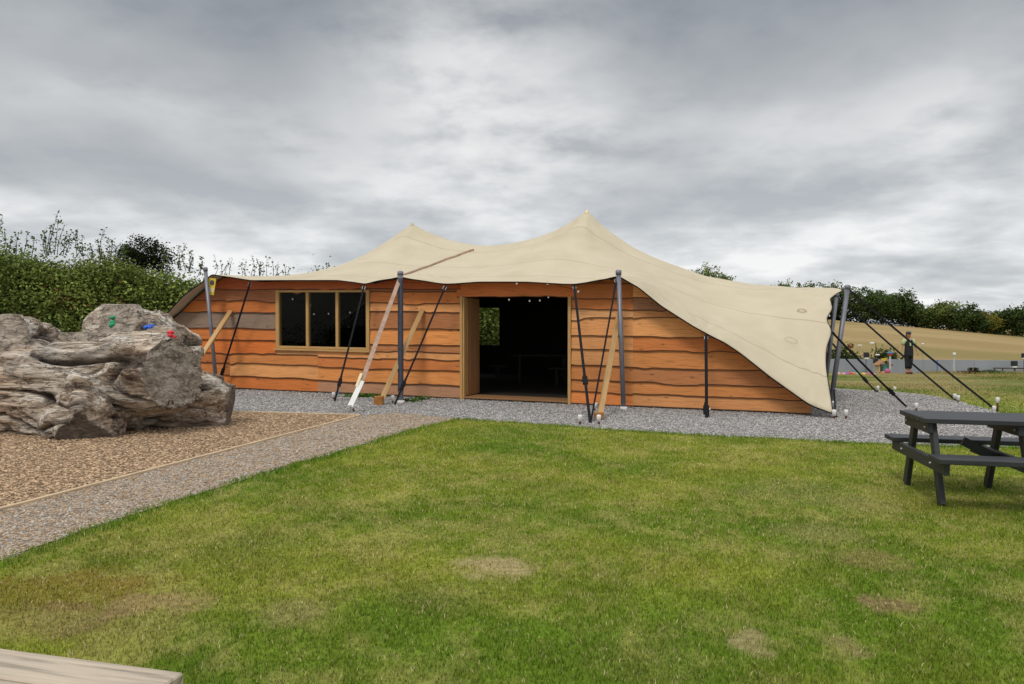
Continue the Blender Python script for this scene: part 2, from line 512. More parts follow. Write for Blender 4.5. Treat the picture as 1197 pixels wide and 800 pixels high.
# ------------------------------------------------------------------ ground polygons
def poly_px(pts): return np.array([G(*p)[:2] for p in pts])
def densify(P, step, amp, seed):
    out = []
    for i in range(len(P)):
        a, b = P[i], P[(i + 1) % len(P)]
        L = np.linalg.norm(b - a); k = max(1, int(L / step)); k = min(k, 200)
        nrm = np.array([-(b - a)[1], (b - a)[0]]) / (L + 1e-9)
        for j in range(k):
            p = a + (b - a) * j / k
            q = (fbm(p[0] * 2.3, p[1] * 2.3, seed, 4) - .5) * 2 * amp if j else 0
            out.append(p + nrm * q)
    return np.array(out)
def inside(P, x, y):
    x = np.asarray(x); y = np.asarray(y); r = np.zeros(x.shape, bool)
    j = len(P) - 1
    for i in range(len(P)):
        xi, yi = P[i]; xj, yj = P[j]
        c = ((yi > y) != (yj > y)) & (x < (xj - xi) * (y - yi) / (yj - yi + 1e-12) + xi)
        r ^= c; j = i
    return r

lawn_edge = [(-330, 760), (0, 657), (100, 620), (200, 588), (300, 556), (400, 527), (480, 503), (535, 490), (600, 494), (680, 500),
             (750, 505), (860, 511), (960, 516), (1050, 520), (1197, 524), (1400, 528)]
gravel_top = [(1400, 518), (1250, 502), (1197, 491), (1165, 482), (1130, 472), (1090, 463), (1040, 458), (985, 455)]
P_low = poly_px(lawn_edge); P_up = poly_px(gravel_top)
gravel_poly = np.vstack([P_low, P_up, np.array([[8.0, 22.5], [-1, 26.0], [-11, 25.5], [-16, 20], [-20, 14], [-18, 8]])])
gravel_poly = densify(gravel_poly, .12, .09, 3)
e0, e1, e2 = G(20, 593), G(421, 487), G(255, 482.5)
ed = (e0 - e1)[:2] / np.linalg.norm((e0 - e1)[:2])
ed2 = (e2 - e1)[:2] / np.linalg.norm((e2 - e1)[:2])
chip_poly = np.array([e1[:2], e1[:2] + ed * 13, e1[:2] + ed * 13 + ed2 * 9, e1[:2] + ed2 * 12])
# path: the strip of gravel along the timber edging, mixed with bark
path_poly = np.vstack([P_low[:8], e1[:2][None] + np.array([[.5, .55]]), e1[:2][None], (e1[:2] + ed * 13)[None]])

# ------------------------------------------------------------------ colour of the turf
spots = [(95, 688, .42, .15, (.27, .14, .03), .65), (45, 700, .35, .12, (.17, .17, .015), .5), (185, 706, .22, .08, (.38, .27, .12), .8), (225, 640, .7, .2, (.13, .16, .012), .4),
         (345, 716, .16, .08, (.32, .25, .11), .6), (580, 665, .2, .09, (.46, .36, .18), .95), (1045, 708, .13, .06, (.28, .19, .09), .9),
         (875, 750, .09, .07, (.42, .33, .17), .8), (960, 625, .26, .12, (.36, .29, .12), .45), (1015, 655, .2, .1, (.26, .19, .07), .7),
         (985, 755, .08, .06, (.34, .24, .12), .6), (1010, 590, .3, .16, (.36, .29, .12), .4), (930, 575, .35, .2, (.3, .26, .1), .35),
         (520, 700, .2, .1, (.25, .2, .08), .25), (150, 735, .22, .1, (.3, .22, .09), .35), (60, 725, .3, .1, (.27, .19, .08), .7), (760, 770, .2, .1, (.25, .19, .08), .2)]
SP = [(G(a, b)[:2], c, d, e, f) for a, b, c, d, e, f in spots]
def turf(x, y):
    """colour and dryness of the turf at x, y"""
    x = np.asarray(x, float); y = np.asarray(y, float)
    g1 = np.array((.150, .235, .018)); g2 = np.array((.275, .310, .038)); st = np.array((.44, .36, .12))
    n4 = fbm(x * 9, y * 7, 63, 4); n1 = fbm(x * .8, y * .8, 5, 6)[:, None]; n2 = fbm(x * 2.6 + 9, y * 2.6, 8, 5)[:, None]; n3 = fbm(x * .28, y * .5 + 4, 31, 3)[:, None]
    c = g1 + (g2 - g1) * np.clip((n1 - .32) / .36, 0, 1)
    dry = np.clip((n2 * .35 + n3 * .2 + n4[:, None] * .45 - .465) / .18, 0, 1) * .42
    c = c + (st - c) * dry
    c = c * (.82 + .36 * fbm(x * 5 + 3, y * 4, 97, 3))[:, None]
    d = dry[:, 0].copy()
    for p, sx, sy, k, a in SP:
        rr = ((x - p[0]) / sx) ** 2 + ((y - p[1]) / (sy * 2.0)) ** 2
        w = np.clip(1.35 - rr * .6 - 2.6 * (n4 - .5) - 1.2 * (n2[:, 0] - .5), 0, 1) ** 1.2 * a * .88 * (rr < 5)
        c = c + (np.array(k) - c) * w[:, None]
        d = np.maximum(d, w)
    # rough meadow past the gravel, dry hill field beyond
    q = smooth(15, 22, y)[:, None] * smooth(3, 6, x)[:, None]
    rough = np.where(n2 > .5, np.array((.24, .205, .075)), np.array((.14, .16, .035)))
    band = np.clip((fbm(x * .35, y * .55, 77, 5)[:, None] - .36 + .12 * (smooth(21, 25, y)[:, None] - .6)) / .25, 0, 1)
    rough = np.array((.17, .21, .04)) * (1 - band) + np.array((.34, .28, .11)) * band
    c = c * (1 - q) + rough * q
    h = smooth(36, 42, y)[:, None]
    hn = np.clip((fbm(x * .035, y * .05, 41, 5)[:, None] - .3) / .4, 0, 1)
    hill = np.array((.38, .265, .11)) * (1 - hn) + np.array((.47, .335, .15)) * hn
    gp = np.clip((fbm(x * .05, y * .04 + 3, 53, 4)[:, None] - .58) / .1, 0, 1) * .55
    hill = hill * (1 - gp) + np.array((.22, .20, .05)) * gp
    lf = smooth(22, 8, x * 38 / np.maximum(y, 38))[:, None] if False else (1 - smooth(4, 12, x * 38 / np.maximum(y, 38)))[:, None]
    hill = hill * (1 - lf) + np.array((.10, .13, .03)) * lf
    c = c * (1 - h) + hill * h
    return c, d

# one ground sheet, dense near the camera and reaching the horizon
ys = np.concatenate([np.arange(-6, 2, .5), np.arange(2, 15, .07), np.arange(15, 46, .35), np.arange(46, 210, 3.0), np.geomspace(212, 3000, 14)])
ts = np.concatenate([-np.geomspace(14, 1.02, 14), np.linspace(-1, 1, 261), np.geomspace(1.02, 14, 14)])
YY, TT = np.meshgrid(ys, ts, indexing='ij')
XX = TT * (np.maximum(np.abs(YY), 2.0) * .78 + 1.2)
V = np.stack([XX, YY, gz(XX, YY)], -1).reshape(-1, 3)
ny, nx = XX.shape
idx = np.arange(ny * nx).reshape(ny, nx)
FC = np.stack([idx[:-1, :-1], idx[:-1, 1:], idx[1:, 1:], idx[1:, :-1]], -1).reshape(-1, 4)
gc, _ = turf(V[:, 0], V[:, 1])
tag(mk('ground', V, FC, M['ground'], cols=gc * .85, smooth_=True), kind='structure')

def sheet(name, P, dz, mat, step=.5):
    bm = bmesh.new()
    vs = [bm.verts.new((p[0], p[1], float(gz(p[0], p[1])) + dz)) for p in P]
    es = [bm.edges.new((vs[i], vs[(i + 1) % len(vs)])) for i in range(len(vs))]
    bmesh.ops.triangle_fill(bm, use_beauty=True, edges=es)
    # subdivide by planes so the sheet follows the terrain past the flat part
    for k in np.arange(20.5, 27, .8):
        bmesh.ops.bisect_plane(bm, geom=bm.verts[:] + bm.edges[:] + bm.faces[:], plane_co=(0, k, 0), plane_no=(0, 1, 0))
    for v in bm.verts: v.co.z = float(gz(v.co.x, v.co.y)) + dz
    bmesh.ops.recalc_face_normals(bm, faces=bm.faces)
    if sum(f.normal.z for f in bm.faces) < 0: bmesh.ops.reverse_faces(bm, faces=bm.faces)
    me = bpy.data.meshes.new(name); bm.to_mesh(me); bm.free()
    me.materials.append(mat)
    o = bpy.data.objects.new(name, me); COL.objects.link(o)
    return tag(o, kind='structure')
sheet('gravel', gravel_poly, .005, M['gravel'])
sheet('path', densify(path_poly, .15, .07, 9), .010, M['path'])
sheet('woodchip_bed', chip_poly, .016, M['chips'])

# ------------------------------------------------------------------ scatter: grass, stones, chips (stuff)
def cam_sample(n, y0, y1, p=1.4, margin=.72):
    u = rng.random(n * 2)
    a = y0 ** (2 - p); b = y1 ** (2 - p)
    y = (a + (b - a) * u) ** (1 / (2 - p))
    x = (rng.random(n * 2) * 2 - 1) * (y * margin + .8)
    return x[:n], y[:n]

def blades(name, x, y, hgt, wid, col, lean=.95):
    n = len(x); z = gz(x, y)
    th = rng.random(n) * 2 * math.pi
    px, py_ = np.cos(th) * wid / 2, np.sin(th) * wid / 2
    ph = rng.random(n) * 2 * math.pi; le = hgt * lean * (rng.random(n) ** .7)
    dx, dy = np.cos(ph) * le, np.sin(ph) * le
    V = np.empty((n, 5, 3))
    V[:, 0] = np.stack([x - px, y - py_, z - .004], -1); V[:, 1] = np.stack([x + px, y + py_, z - .004], -1)
    V[:, 2] = np.stack([x + px * .8 + dx * .35, y + py_ * .8 + dy * .35, z + hgt * .6], -1)
    V[:, 3] = np.stack([x - px * .8 + dx * .35, y - py_ * .8 + dy * .35, z + hgt * .6], -1)
    V[:, 4] = np.stack([x + dx, y + dy, z + hgt * .95], -1)
    k = np.arange(n)[:, None] * 5
    T = np.concatenate([k + np.array([[0, 1, 2]]), k + np.array([[0, 2, 3]]), k + np.array([[3, 2, 4]])], 0)
    cc = np.repeat(col, 5, axis=0)
    return mk(name, V.reshape(-1, 3), T, M['grass'], cols=cc)

x, y = cam_sample(520000, 2.3, 15.2)
jx, jy = rng.normal(size=len(x)) * .035, rng.normal(size=len(x)) * .045
bad = inside(gravel_poly, x + jx, y + jy) | inside(chip_poly, x, y)
x, y = x[~bad], y[~bad]
tc_, td = turf(x, y)
n = len(x)
tuft = fbm(x * 4, y * 4, 91, 3)
keep = rng.random(n) > td * .55
x, y, tc_, td, tuft = x[keep], y[keep], tc_[keep], td[keep], tuft[keep]
n = len(x)
# the uncut fringe by the gravel stands taller
near = np.zeros(n, bool)
for dx, dy in ((0, .16), (.16, 0), (-.14, .1), (.1, .14), (-.1, .05)):
    near |= inside(gravel_poly, x + dx, y + dy)
hgt = (.012 + .018 * tuft) * (.6 + .8 * rng.random(n)) * (1 - .45 * td)
hgt = np.where(near, hgt * 1.55 + .012, hgt)
jit = (.62 + .75 * rng.random((n, 1)))
cc = tc_ * jit
stm = rng.random(n) < .05 + .22 * td
cc[stm] = np.array((.62, .52, .27)) * (.6 + .7 * rng.random((stm.sum(), 1)))
cc[near & ~stm] *= np.array((.72, .95, .7))
wid = .0028 * (1 + y / 6) * (.7 + .6 * rng.random(n))
tag(blades('grass', x, y, hgt, wid, cc), 'short mown lawn grass with straw patches', 'grass', kind='stuff')

# rough meadow behind the gravel
nm = 60000
y = 15 + (36 - 15) * rng.random(nm) ** .8; x = 3 + (rng.random(nm)) * (y * .78 - 2)
ok = ~inside(gravel_poly, x, y) & (x > 4.5)
x, y = x[ok], y[ok]
mc, _ = turf(x, y); n = len(x)
tall = fbm(x * .5, y * .9, 19, 3) * smooth(20, 30, y)
hgt = (.03 + .22 * np.clip(tall - .3, 0, 1)) * (.5 + rng.random(n)) * (1 - .85 * (smooth(22, 24, y) * (x < 17.5)))
tag(blades('meadow_grass', x, y, hgt, .02 * (.6 + rng.random(n)), mc * (.7 + .7 * rng.random((n, 1)))), 'rough yellowing meadow grass beyond the gravel', 'grass', kind='stuff')

def scatter(name, x, y, z, size, template, faces, mat, cols, flat=1.0, kind='stuff', label=None, cat=None):
    n = len(x); m = len(template)
    a = rng.random((n, 3)) * 2 * math.pi
    ca, sa = np.cos(a), np.sin(a)
    T = np.repeat(template[None], n, 0) * size[:, None, :]
    T = T + (rng.random(T.shape) - .5) * size[:, None, :] * .35
    # tilt then spin
    ti = (rng.random(n) - .5) * 1.1 * flat
    ct, stt = np.cos(ti)[:, None], np.sin(ti)[:, None]
    X = T[..., 0]; Y = T[..., 1] * ct - T[..., 2] * stt; Z = T[..., 1] * stt + T[..., 2] * ct
    c0, s0 = ca[:, 0][:, None], sa[:, 0][:, None]
    V = np.stack([X * c0 - Y * s0 + x[:, None], X * s0 + Y * c0 + y[:, None], Z + z[:, None]], -1)
    Fc = (np.arange(n)[:, None, None] * m + faces[None]).reshape(-1, faces.shape[1])
    return tag(mk(name, V.reshape(-1, 3), Fc, mat, cols=np.repeat(cols, m, 0)), label, cat, kind=kind)
OCT = np.array([[1, 0, 0], [-1, 0, 0], [0, 1, 0], [0, -1, 0], [0, 0, 1], [0, 0, -1]], float)
OCF = np.array([[0, 2, 4], [2, 1, 4], [1, 3, 4], [3, 0, 4], [2, 0, 5], [1, 2, 5], [3, 1, 5], [0, 3, 5]])
CHIP = np.array([[-1, -1, -1], [1, -1, -1], [1, 1, -1], [-1, 1, -1], [-1, -1, 1], [1, -1, 1], [1, 1, 1], [-1, 1, 1]], float)
CHF = np.array([[0, 3, 2, 1], [4, 5, 6, 7], [0, 1, 5, 4], [1, 2, 6, 5], [2, 3, 7, 6], [3, 0, 4, 7]])
x, y = cam_sample(210000, 4.5, 20, 1.2)
ok = inside(gravel_poly, x, y) & ~inside(chip_poly, x, y)
x, y = x[ok], y[ok]; n = len(x)
onpath = inside(path_poly, x, y)
g = .22 + .42 * rng.random((n, 1)) ** 1.3
cols = g * np.array((1.0, .945, .905)) * (1 - onpath[:, None]) + onpath[:, None] * np.where(rng.random((n, 1)) < .42, g * .98 * np.array((1.0, .90, .78)), np.array((.46, .32, .20)) * (.5 + .7 * rng.random((n, 1))))
sz = (.005 + .008 * rng.random((n, 1))) * (1 + y[:, None] / 24) * np.array([[1.2, .9, .6]]) * (.8 + .5 * rng.random((n, 3)))
scatter('gravel_stones', x, y, gz(x, y) + .011, sz, OCT, OCF, M['stone'], cols, label='loose grey gravel stones', cat='gravel')
x, y = cam_sample(170000, 5, 18, 1.2)
ok = inside(chip_poly, x, y) & (x < 0)
x, y = x[ok], y[ok]; n = len(x)
cols = np.where(rng.random((n, 1)) < .7, np.array((.60, .43, .275)), np.array((.38, .255, .155))) * (.55 + .85 * rng.random((n, 1)))
sz = np.stack([.008 + .014 * rng.random(n), .004 + .004 * rng.random(n), .002 + .003 * rng.random(n)], -1)
scatter('bark_chips', x, y, gz(x, y) + .021, sz, CHIP, CHF, M['chip'], cols, label='brown bark chippings around the fallen trunk', cat='bark chips')

# ------------------------------------------------------------------ hut frame of reference
A0 = np.array([-6.47, 18.27]); U = np.array([.945, -.327]); N = np.array([.327, .945])
def z0(u): return .075 - .0114 * u
def H(u, n, z): 
    p = A0 + U * u + N * n
    return np.array([p[0], p[1], z + z0(u)])
def onplane(px, py, n0):
    """u, z on the plane at depth n0 of the hut seen at a pixel"""
    d = ray(px, py); o = A0 + N * n0
    # t*d_xy = o + U*u
    Mx = np.array([[d[0], -U[0]], [d[1], -U[1]]])
    t, u = np.linalg.solve(Mx, o)
    return u, CAM_H + d[2] * t - z0(u)
U3 = np.array([*U, -.0114]); U3 = U3 / np.linalg.norm(U3); N3 = np.array([*N, 0]); Z3 = np.array([0, 0, 1.0])

# ------------------------------------------------------------------ canopy surface
NF, NR, NB = -.42, 4.0, 8.4
edge_px = [(193, 369), (215, 345), (248, 321), (270, 324), (293, 328), (340, 328), (395, 328), (427, 332), (445, 327.5), (468, 324), (490, 327), (520, 332),
           (560, 329.5), (615, 329.5), (672, 332), (700, 326.5), (723, 322.5), (745, 334), (773, 357), (800, 374), (824, 389), (845, 398.5), (865, 412),
           (900, 440), (945, 472), (974, 484)]
ev = np.array([onplane(a, b, NF) for a, b in edge_px])
ev = np.vstack([[-4.3, .05], [-3.3, .75], ev])
ridge_px = [(340, 325), (370, 320), (400, 311), (420, 302), (440, 290), (462, 276), (475, 267), (482, 261.5), (490, 266), (500, 271), (510, 275), (530, 282), (560, 287.5), (580, 287), (600, 284.5), (625, 279), (650, 270),
            (668, 260), (680, 251), (686, 246.5), (692, 251), (700, 260), (710, 268), (725, 279), (740, 289), (760, 299), (780, 307), (825, 323), (880, 332.5), (930, 336), (975, 337)]
rv = np.array([onplane(a, b, NR) for a, b in ridge_px])
rv = np.vstack([[-4.6, 1.2], [-3.2, 1.9], [-2.2, 2.4], rv])
NA, NS = 400, 49
a = np.linspace(0, 1, NA)
uF = ev[0, 0] + (ev[-1, 0] - ev[0, 0]) * a
uR = rv[0, 0] + (rv[-1, 0] - rv[0, 0]) * a
def gsm(x, z, sig):
    if sig < .02: return z
    dx = x[1] - x[0]; k = int(3 * sig / dx) + 1
    w = np.exp(-.5 * (np.arange(-k, k + 1) * dx / sig) ** 2); w /= w.sum()
    zp = np.concatenate([2 * z[0] - z[1:k + 1][::-1], z, 2 * z[-1] - z[-k - 1:-1][::-1]]) if k < len(z) else np.pad(z, k, 'edge')
    return np.convolve(zp, w, 'valid')
EF = gsm(uF, np.interp(uF, ev[:, 0], ev[:, 1]), .05)
RF = gsm(uR, np.interp(uR, rv[:, 0], rv[:, 1]), .06)
EB = gsm(uF, np.interp(uF, ev[:, 0], ev[:, 1]), .4)
ss = np.linspace(0, 1, NS)
fe_s = np.array([0, .12, .22, .32, .42, .5, .59, .68, .77, .88, 1.0]); fe_v = np.array([0, .20, .33, .46, .60, .70, .80, .89, .965, .99, 1.0])
du_v = np.array([0, -.08, -.13, -.13, -.02, -.15, -.01, -.10, .20, .0, 0])
fe = np.interp(ss, fe_s, fe_v); due = np.interp(ss, fe_s, du_v)
kf = np.array([.25, .5, .25])
for _ in range(2):
    fe[1:-1] = np.convolve(fe, kf, 'valid'); due[1:-1] = np.convolve(due, kf, 'valid')
def half(E, n0, sgn):
    rows = []
    wR = smooth(.80, 1, a) ; wL = smooth(.18, 0.0, a) if False else (1 - smooth(0, .2, a))
    w = np.maximum(wR, wL)
    for i, s in enumerate(ss):
        Es = gsm(uF, E, 1.1 * s); Rs = gsm(uR, RF, .85 * (1 - s))
        f = (.60 * s + .40 * s ** 2.3) * (1 - w) + fe[i] * wR + s * wL
        z = Es + (Rs - Es) * f
        u = uF + (uR - uF) * s + due[i] * (wR - wL)
        n_ = n0 + (NR - n0) * s
        rows.append(np.stack([u, np.full(NA, 1.0) * n_, z], -1))
    return rows
front = half(EF, NF, 1); back = half(EB, NB, -1)
SURF = np.array(front + back[::-1][1:])              # (rows, NA, 3) in hut coordinates
vs_ = np.concatenate([ss, 2 - ss[::-1][1:]])
def crease(S_, uc, nc, amp, fall, k, ph):
    du, dn = S_[..., 0] - uc, S_[..., 1] - nc
    r = np.hypot(du, dn); th = np.arctan2(dn, du)
    S_[..., 2] += amp * np.exp(-r / fall) * np.clip(r / .25, 0, 1) * np.cos(k * th + ph)
for px_, nc_, n_p, amp_, fall_, k_ in ((248, NF, NF, .020, .8, 16), (427, NF, NF, .014, .7, 14), (468, NF, NF, .022, .9, 18), (520, NF, NF, .014, .7, 14), (672, NF, NF, .014, .7, 14), (723, NF, NF, .024, 1.0, 18), (824, NF, NF, .020, .9, 16), (974, NF, NF, .022, 1.3, 26), (482, NR, NR, .020, .9, 11), (686, NR, NR, .022, 1.0, 11), (985, 2.9, 2.9, .025, .9, 18)):
    uc_ = onplane(px_, 330, n_p)[0]
    crease(SURF, uc_, nc_, amp_, fall_, k_, px_ * .37)
def canopy_z(u, n):
    """height of the canopy over a point near the front wall"""
    aa = np.clip((u - uF[0]) / (uF[-1] - uF[0]), 0, 1)
    s = np.clip((n - NF) / (NR - NF), 0, 1)
    i = int(s * (NS - 1)); fr = s * (NS - 1) - i
    j = aa * (NA - 1); j0 = int(j); j1 = min(j0 + 1, NA - 1); g = j - j0
    zz = lambda r: SURF[r, j0, 2] * (1 - g) + SURF[r, j1, 2] * g
    return zz(i) * (1 - fr) + zz(min(i + 1, NS - 1)) * fr
nr = SURF.shape[0]
W = np.array([[H(*SURF[i, j]) for j in range(NA)] for i in range(nr)])
tent = thing('stretch_tent', H(4.5, 4, 0), 'sand coloured stretch tent with two peaks over the timber hut', 'tent')
idx = np.arange(nr * NA).reshape(nr, NA)
FC = np.stack([idx[:-1, :-1], idx[:-1, 1:], idx[1:, 1:], idx[1:, :-1]], -1).reshape(-1, 4)
uvs = np.stack(np.meshgrid(a, vs_), -1).reshape(-1, 2)
can = mk('canopy', W.reshape(-1, 3), FC, M['canopy'], tent, uv=uvs, smooth_=True)
so = can.modifiers.new('thickness', 'SOLIDIFY'); so.thickness = .006; so.offset = -1
rim = MB()
rim.tube(list(W[0]), .013, 6); rim.tube(list(W[:, -1]), .008, 6)
rim.tube(list(W[-1][::3]), .016, 6); rim.tube(list(W[:, 0]), .016, 6)
rim.build('edge_cord', M['black'], tent, True)
def surf_pt(px, py, lift=.012):
    """nearest canopy vertex under a pixel"""
    P = W[:NS].reshape(-1, 3); rel = P - CO
    X = 598.5 + F * rel[:, 0] / rel[:, 1]
    c, s_ = math.cos(PITCH), math.sin(PITCH)
    dep = rel[:, 1] * c - rel[:, 2] * s_
    X = 598.5 + F * rel[:, 0] / dep; Yp = 400 - F * (rel[:, 1] * s_ + rel[:, 2] * c) / dep
    k = np.argmin((X - px) ** 2 + (Yp - py) ** 2)
    return P[k] + np.array([0, -.35, .93]) * lift, k
def canopy_strip(name, p0, p1, w0, w1, mat, parent, steps=40):
    V = []; Fc = []
    for i in range(steps + 1):
        t = i / steps
        hw = w0 + (w1 - w0) * t
        c, _ = surf_pt(p0[0] + (p1[0] - p0[0]) * t, p0[1] + (p1[1] - p0[1]) * t, .015)
        d = np.array([.35, .1, -.9])
        V += [c + d * hw, c + np.array([0, -.01, .01]), c - d * hw]
    V = np.array(V).reshape(-1, 3, 3)
    for _ in range(6): V[1:-1] = (V[:-2] + 2 * V[1:-1] + V[2:]) / 4
    V = V.reshape(-1, 3)
    for i in range(steps):
        for k in (0, 1):
            Fc.append((i * 3 + k, i * 3 + k + 1, i * 3 + k + 4, i * 3 + k + 3))
    o = mk(name, V, Fc, mat, parent, smooth_=True)
    so = o.modifiers.new('thickness', 'SOLIDIFY'); so.thickness = .004
    return o
for (px, py, r) in ((937, 363, .085), (925, 397, .12)):
    c, k = surf_pt(px, py, .01)
    i, j = divmod(k, NA)
    t1 = W[i, min(j + 3, NA - 1)] - W[i, j - 3]; t2 = W[min(i + 1, nr - 1), j] - W[i - 1, j]
    t1 /= np.linalg.norm(t1); nn = np.cross(t1, t2); nn /= np.linalg.norm(nn); t2 = np.cross(nn, t1)
    if nn[1] > 0: nn = -nn
    ring = MB(); ring.tube([c + nn * .012 + t1 * r * math.cos(q) + t2 * r * .75 * math.sin(q) for q in np.linspace(0, 2 * math.pi, 25)], .006 if px > 930 else .0035, 5, cap=False)
    ring.build('patch_ring', M['brown_web'] if px > 930 else M['canopy'], tent, True)
for px, py in ((482, 262), (686, 247)):
    u_, z_ = onplane(px, py, NR)
    cp = MB(); c = H(u_, NR, z_)
    cp.lathe(c - np.array([0, 0, .09]), [(.075, 0), (.06, .05), (.035, .10), (.012, .125)], 12)
    cp.build('peak_cap', M['cream'] if px > 600 else M['canopy'], tent, True)
# two inner masts carrying the peaks
for px, py in ((482, 262), (686, 247)):
    u_, z_ = onplane(px, py, NR)
    b = H(u_, NR, 0); q = MB(); q.tube([b, H(u_, NR, z_ - .08)], .04, 10)
    o = q.build('tent_mast', M['steel'], None, True, base=b)
    tag(o, 'inner steel mast under the %s peak of the tent' % ('lower left' if px < 600 else 'taller right'), 'tent pole', 'poles of the tent')

# ------------------------------------------------------------------ the hut
hut = thing('timber_hut', H(4.5, 0, 0), 'long low hut of orange waney edged boards under the tent', 'hut')
WIN = (1.33, 3.58, 1.0, 2.235)
DOOR = (5.82, 8.03, 0.0, 2.10)
UL, UR_, DEP = -3.75, 12.5, 7.7
wall = MB()
def board(ua, ub, za, zb, col, seed, lo_wave=.015, top_hide=.05):
    ns = max(2, int((ub - ua) / .06))
    us = np.linspace(ua, ub, ns + 1)
    V = []; C = []; UVs = []; Fc = []
    offu, offv = random.random() * 60, random.random() * 60
    rel = (fbm(us * 1.5 + seed * 3.3, us * 0 + seed, seed, 5) - .5) * 4 * lo_wave
    knob = np.clip(fbm(us * 2.2, us * 0 + seed * 1.7, seed + 5, 2) - .68, 0, 1) * .22
    anyv = False
    for i, u in enumerate(us):
        cz = canopy_z(u, -.06) - (.05 if u < 9.3 else .075 if u < 10.6 else .14)
        zl = za + rel[i] - knob[i] if za > .05 else .03 + rel[i] * .3
        zt = zb + top_hide
        if zl < cz: anyv = True
        zl = min(zl, cz); zt = min(max(zt, zl + .001), max(cz, zl + .001))
        lift = .026 + .026 * min(1, (zt - zl) / .3)
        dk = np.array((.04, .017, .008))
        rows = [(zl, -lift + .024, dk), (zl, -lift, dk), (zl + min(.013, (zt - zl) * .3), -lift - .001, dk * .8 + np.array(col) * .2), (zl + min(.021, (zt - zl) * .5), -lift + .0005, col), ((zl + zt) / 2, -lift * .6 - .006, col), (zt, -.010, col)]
        for zz, nn, c in rows:
            V.append(H(u, nn, zz)); C.append(c); UVs.append((u + offu, zz - za + offv))
    if not anyv: return
    m = 6
    for i in range(ns):
        for k in range(m - 1):
            Fc.append((i * m + k, (i + 1) * m + k, (i + 1) * m + k + 1, i * m + k + 1))
    Fc.append(tuple(range(m))); Fc.append(tuple(range(ns * m, ns * m + m))[::-1])
    wall.add(V, Fc, C, UVs)
oranges = [(.72, .18, .026), (.66, .19, .034), (.78, .23, .036), (.60, .14, .024), (.70, .23, .05), (.56, .18, .045)]
tans = [(.80, .30, .075), (.70, .25, .06), (.86, .38, .125), (.68, .215, .048), (.80, .345, .115), (.58, .22, .07), (.74, .36, .14)]
def rows_of(u0, u1, zs, pal, seed, special={}):
    for k in range(len(zs) - 1):
        board(u0, u1, zs[k], zs[k + 1], special.get(k, np.array(random.choice(pal)) * (.80 + .36 * random.random())), seed + k)
rL = [0, .31, .60, .83, 1.12, 1.39, 1.76, 2.02, 2.28, 2.8]
rM = [0, .30, .53, .83, 1.11, 1.43, 1.79, 1.97, 2.22]
rR = [0, .27, .49, .77, 1.09, 1.36, 1.70, 1.87, 2.08, 2.36, 2.8]
rows_of(UL, .03, rL[:4], oranges, 10)
rows_of(UL, WIN[0] - .06, rL[3:], oranges, 20, {2: (.30, .20, .135), 5: (.50, .115, .03), 4: (.40, .14, .05)})
rows_of(.03, 2.35, [0, .31, .60, .83, .965], oranges + tans, 30)
rows_of(2.35, 5.74, [0, .28, .57, .80, .965], tans, 40, {0: (.50, .25, .13)})
rows_of(WIN[1] + .07, 5.74, [.965, 1.11, 1.43, 1.79, 1.97, 2.22], tans, 50)
rows_of(WIN[0] - .06, 5.74, [2.275, 2.9], [(.62, .15, .035)], 60)
rows_of(WIN[0] - .06, WIN[1] + .07, [2.235, 2.275], [(.40, .12, .04)], 64)
rows_of(WIN[1] + .07, 5.74, [2.22, 2.275], [(.45, .16, .05)], 66)
rows_of(5.66, 8.14, [2.115, 2.9], [(.66, .19, .045)], 70)
rows_of(8.09, 9.30, rR, tans, 80)
rows_of(9.30, UR_, rR, tans, 95, {7: (.42, .19, .09)})
rows_of(8.14, 9.3, [2.5, 2.9], tans, 99)
wall.build('front_wall', M['board'], hut, True)
for ob in [c for c in hut.children]:
    ob.data.polygons.foreach_set('use_smooth', np.zeros(len(ob.data.polygons), bool))
# the inner face of the front wall (with the openings left open), and the other walls
sh = MB()
def panel(mb, ua, ub, n0, zb, zt=None, th=.05, nq=.03):
    k = max(1, int((ub - ua) / .4)); us = np.linspace(ua, ub, k + 1)
    V = []; Fc = []
    for u in us:
        t = (canopy_z(u, nq) - (.06 if u < 9.2 else .20)) if zt is None else zt
        t = max(t, zb + .01)
        V += [H(u, n0, zb), H(u, n0 + th, zb), H(u, n0 + th, t), H(u, n0, t)]
    for i in range(k):
        o = i * 4
        for q in range(4): Fc.append((o + q, o + (q + 1) % 4, o + 4 + (q + 1) % 4, o + 4 + q))
    Fc += [(0, 1, 2, 3), tuple(range(k * 4, k * 4 + 4))[::-1]]
    mb.add(V, Fc)
panel(sh, UL + .02, WIN[0] - .05, .01, .02)
panel(sh, WIN[0] - .05, WIN[1] + .05, .01, .02, WIN[2] - .05)
panel(sh, WIN[0] - .05, WIN[1] + .05, .01, WIN[3] + .05)
panel(sh, WIN[1] + .05, DOOR[0] - .05, .01, .02)
panel(sh, DOOR[0] - .05, DOOR[1] + .05, .01, DOOR[3] + .05)
panel(sh, DOOR[1] + .05, UR_ - .01, .01, .02)
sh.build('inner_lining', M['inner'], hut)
bw = MB()
b0, bt0 = onplane(553, 360, DEP); b1, bb1 = onplane(584, 404, DEP)
panel(bw, UL, b0 - .25, DEP, .0, None, .05, .30); panel(bw, b0 - .25, b1, DEP, 0, bb1); panel(bw, b0 - .25, b1, DEP, bt0, None, .05, .30); panel(bw, b1, UR_, DEP, 0, None, .05, .30)
bw.build('back_wall', M['inner'], hut)
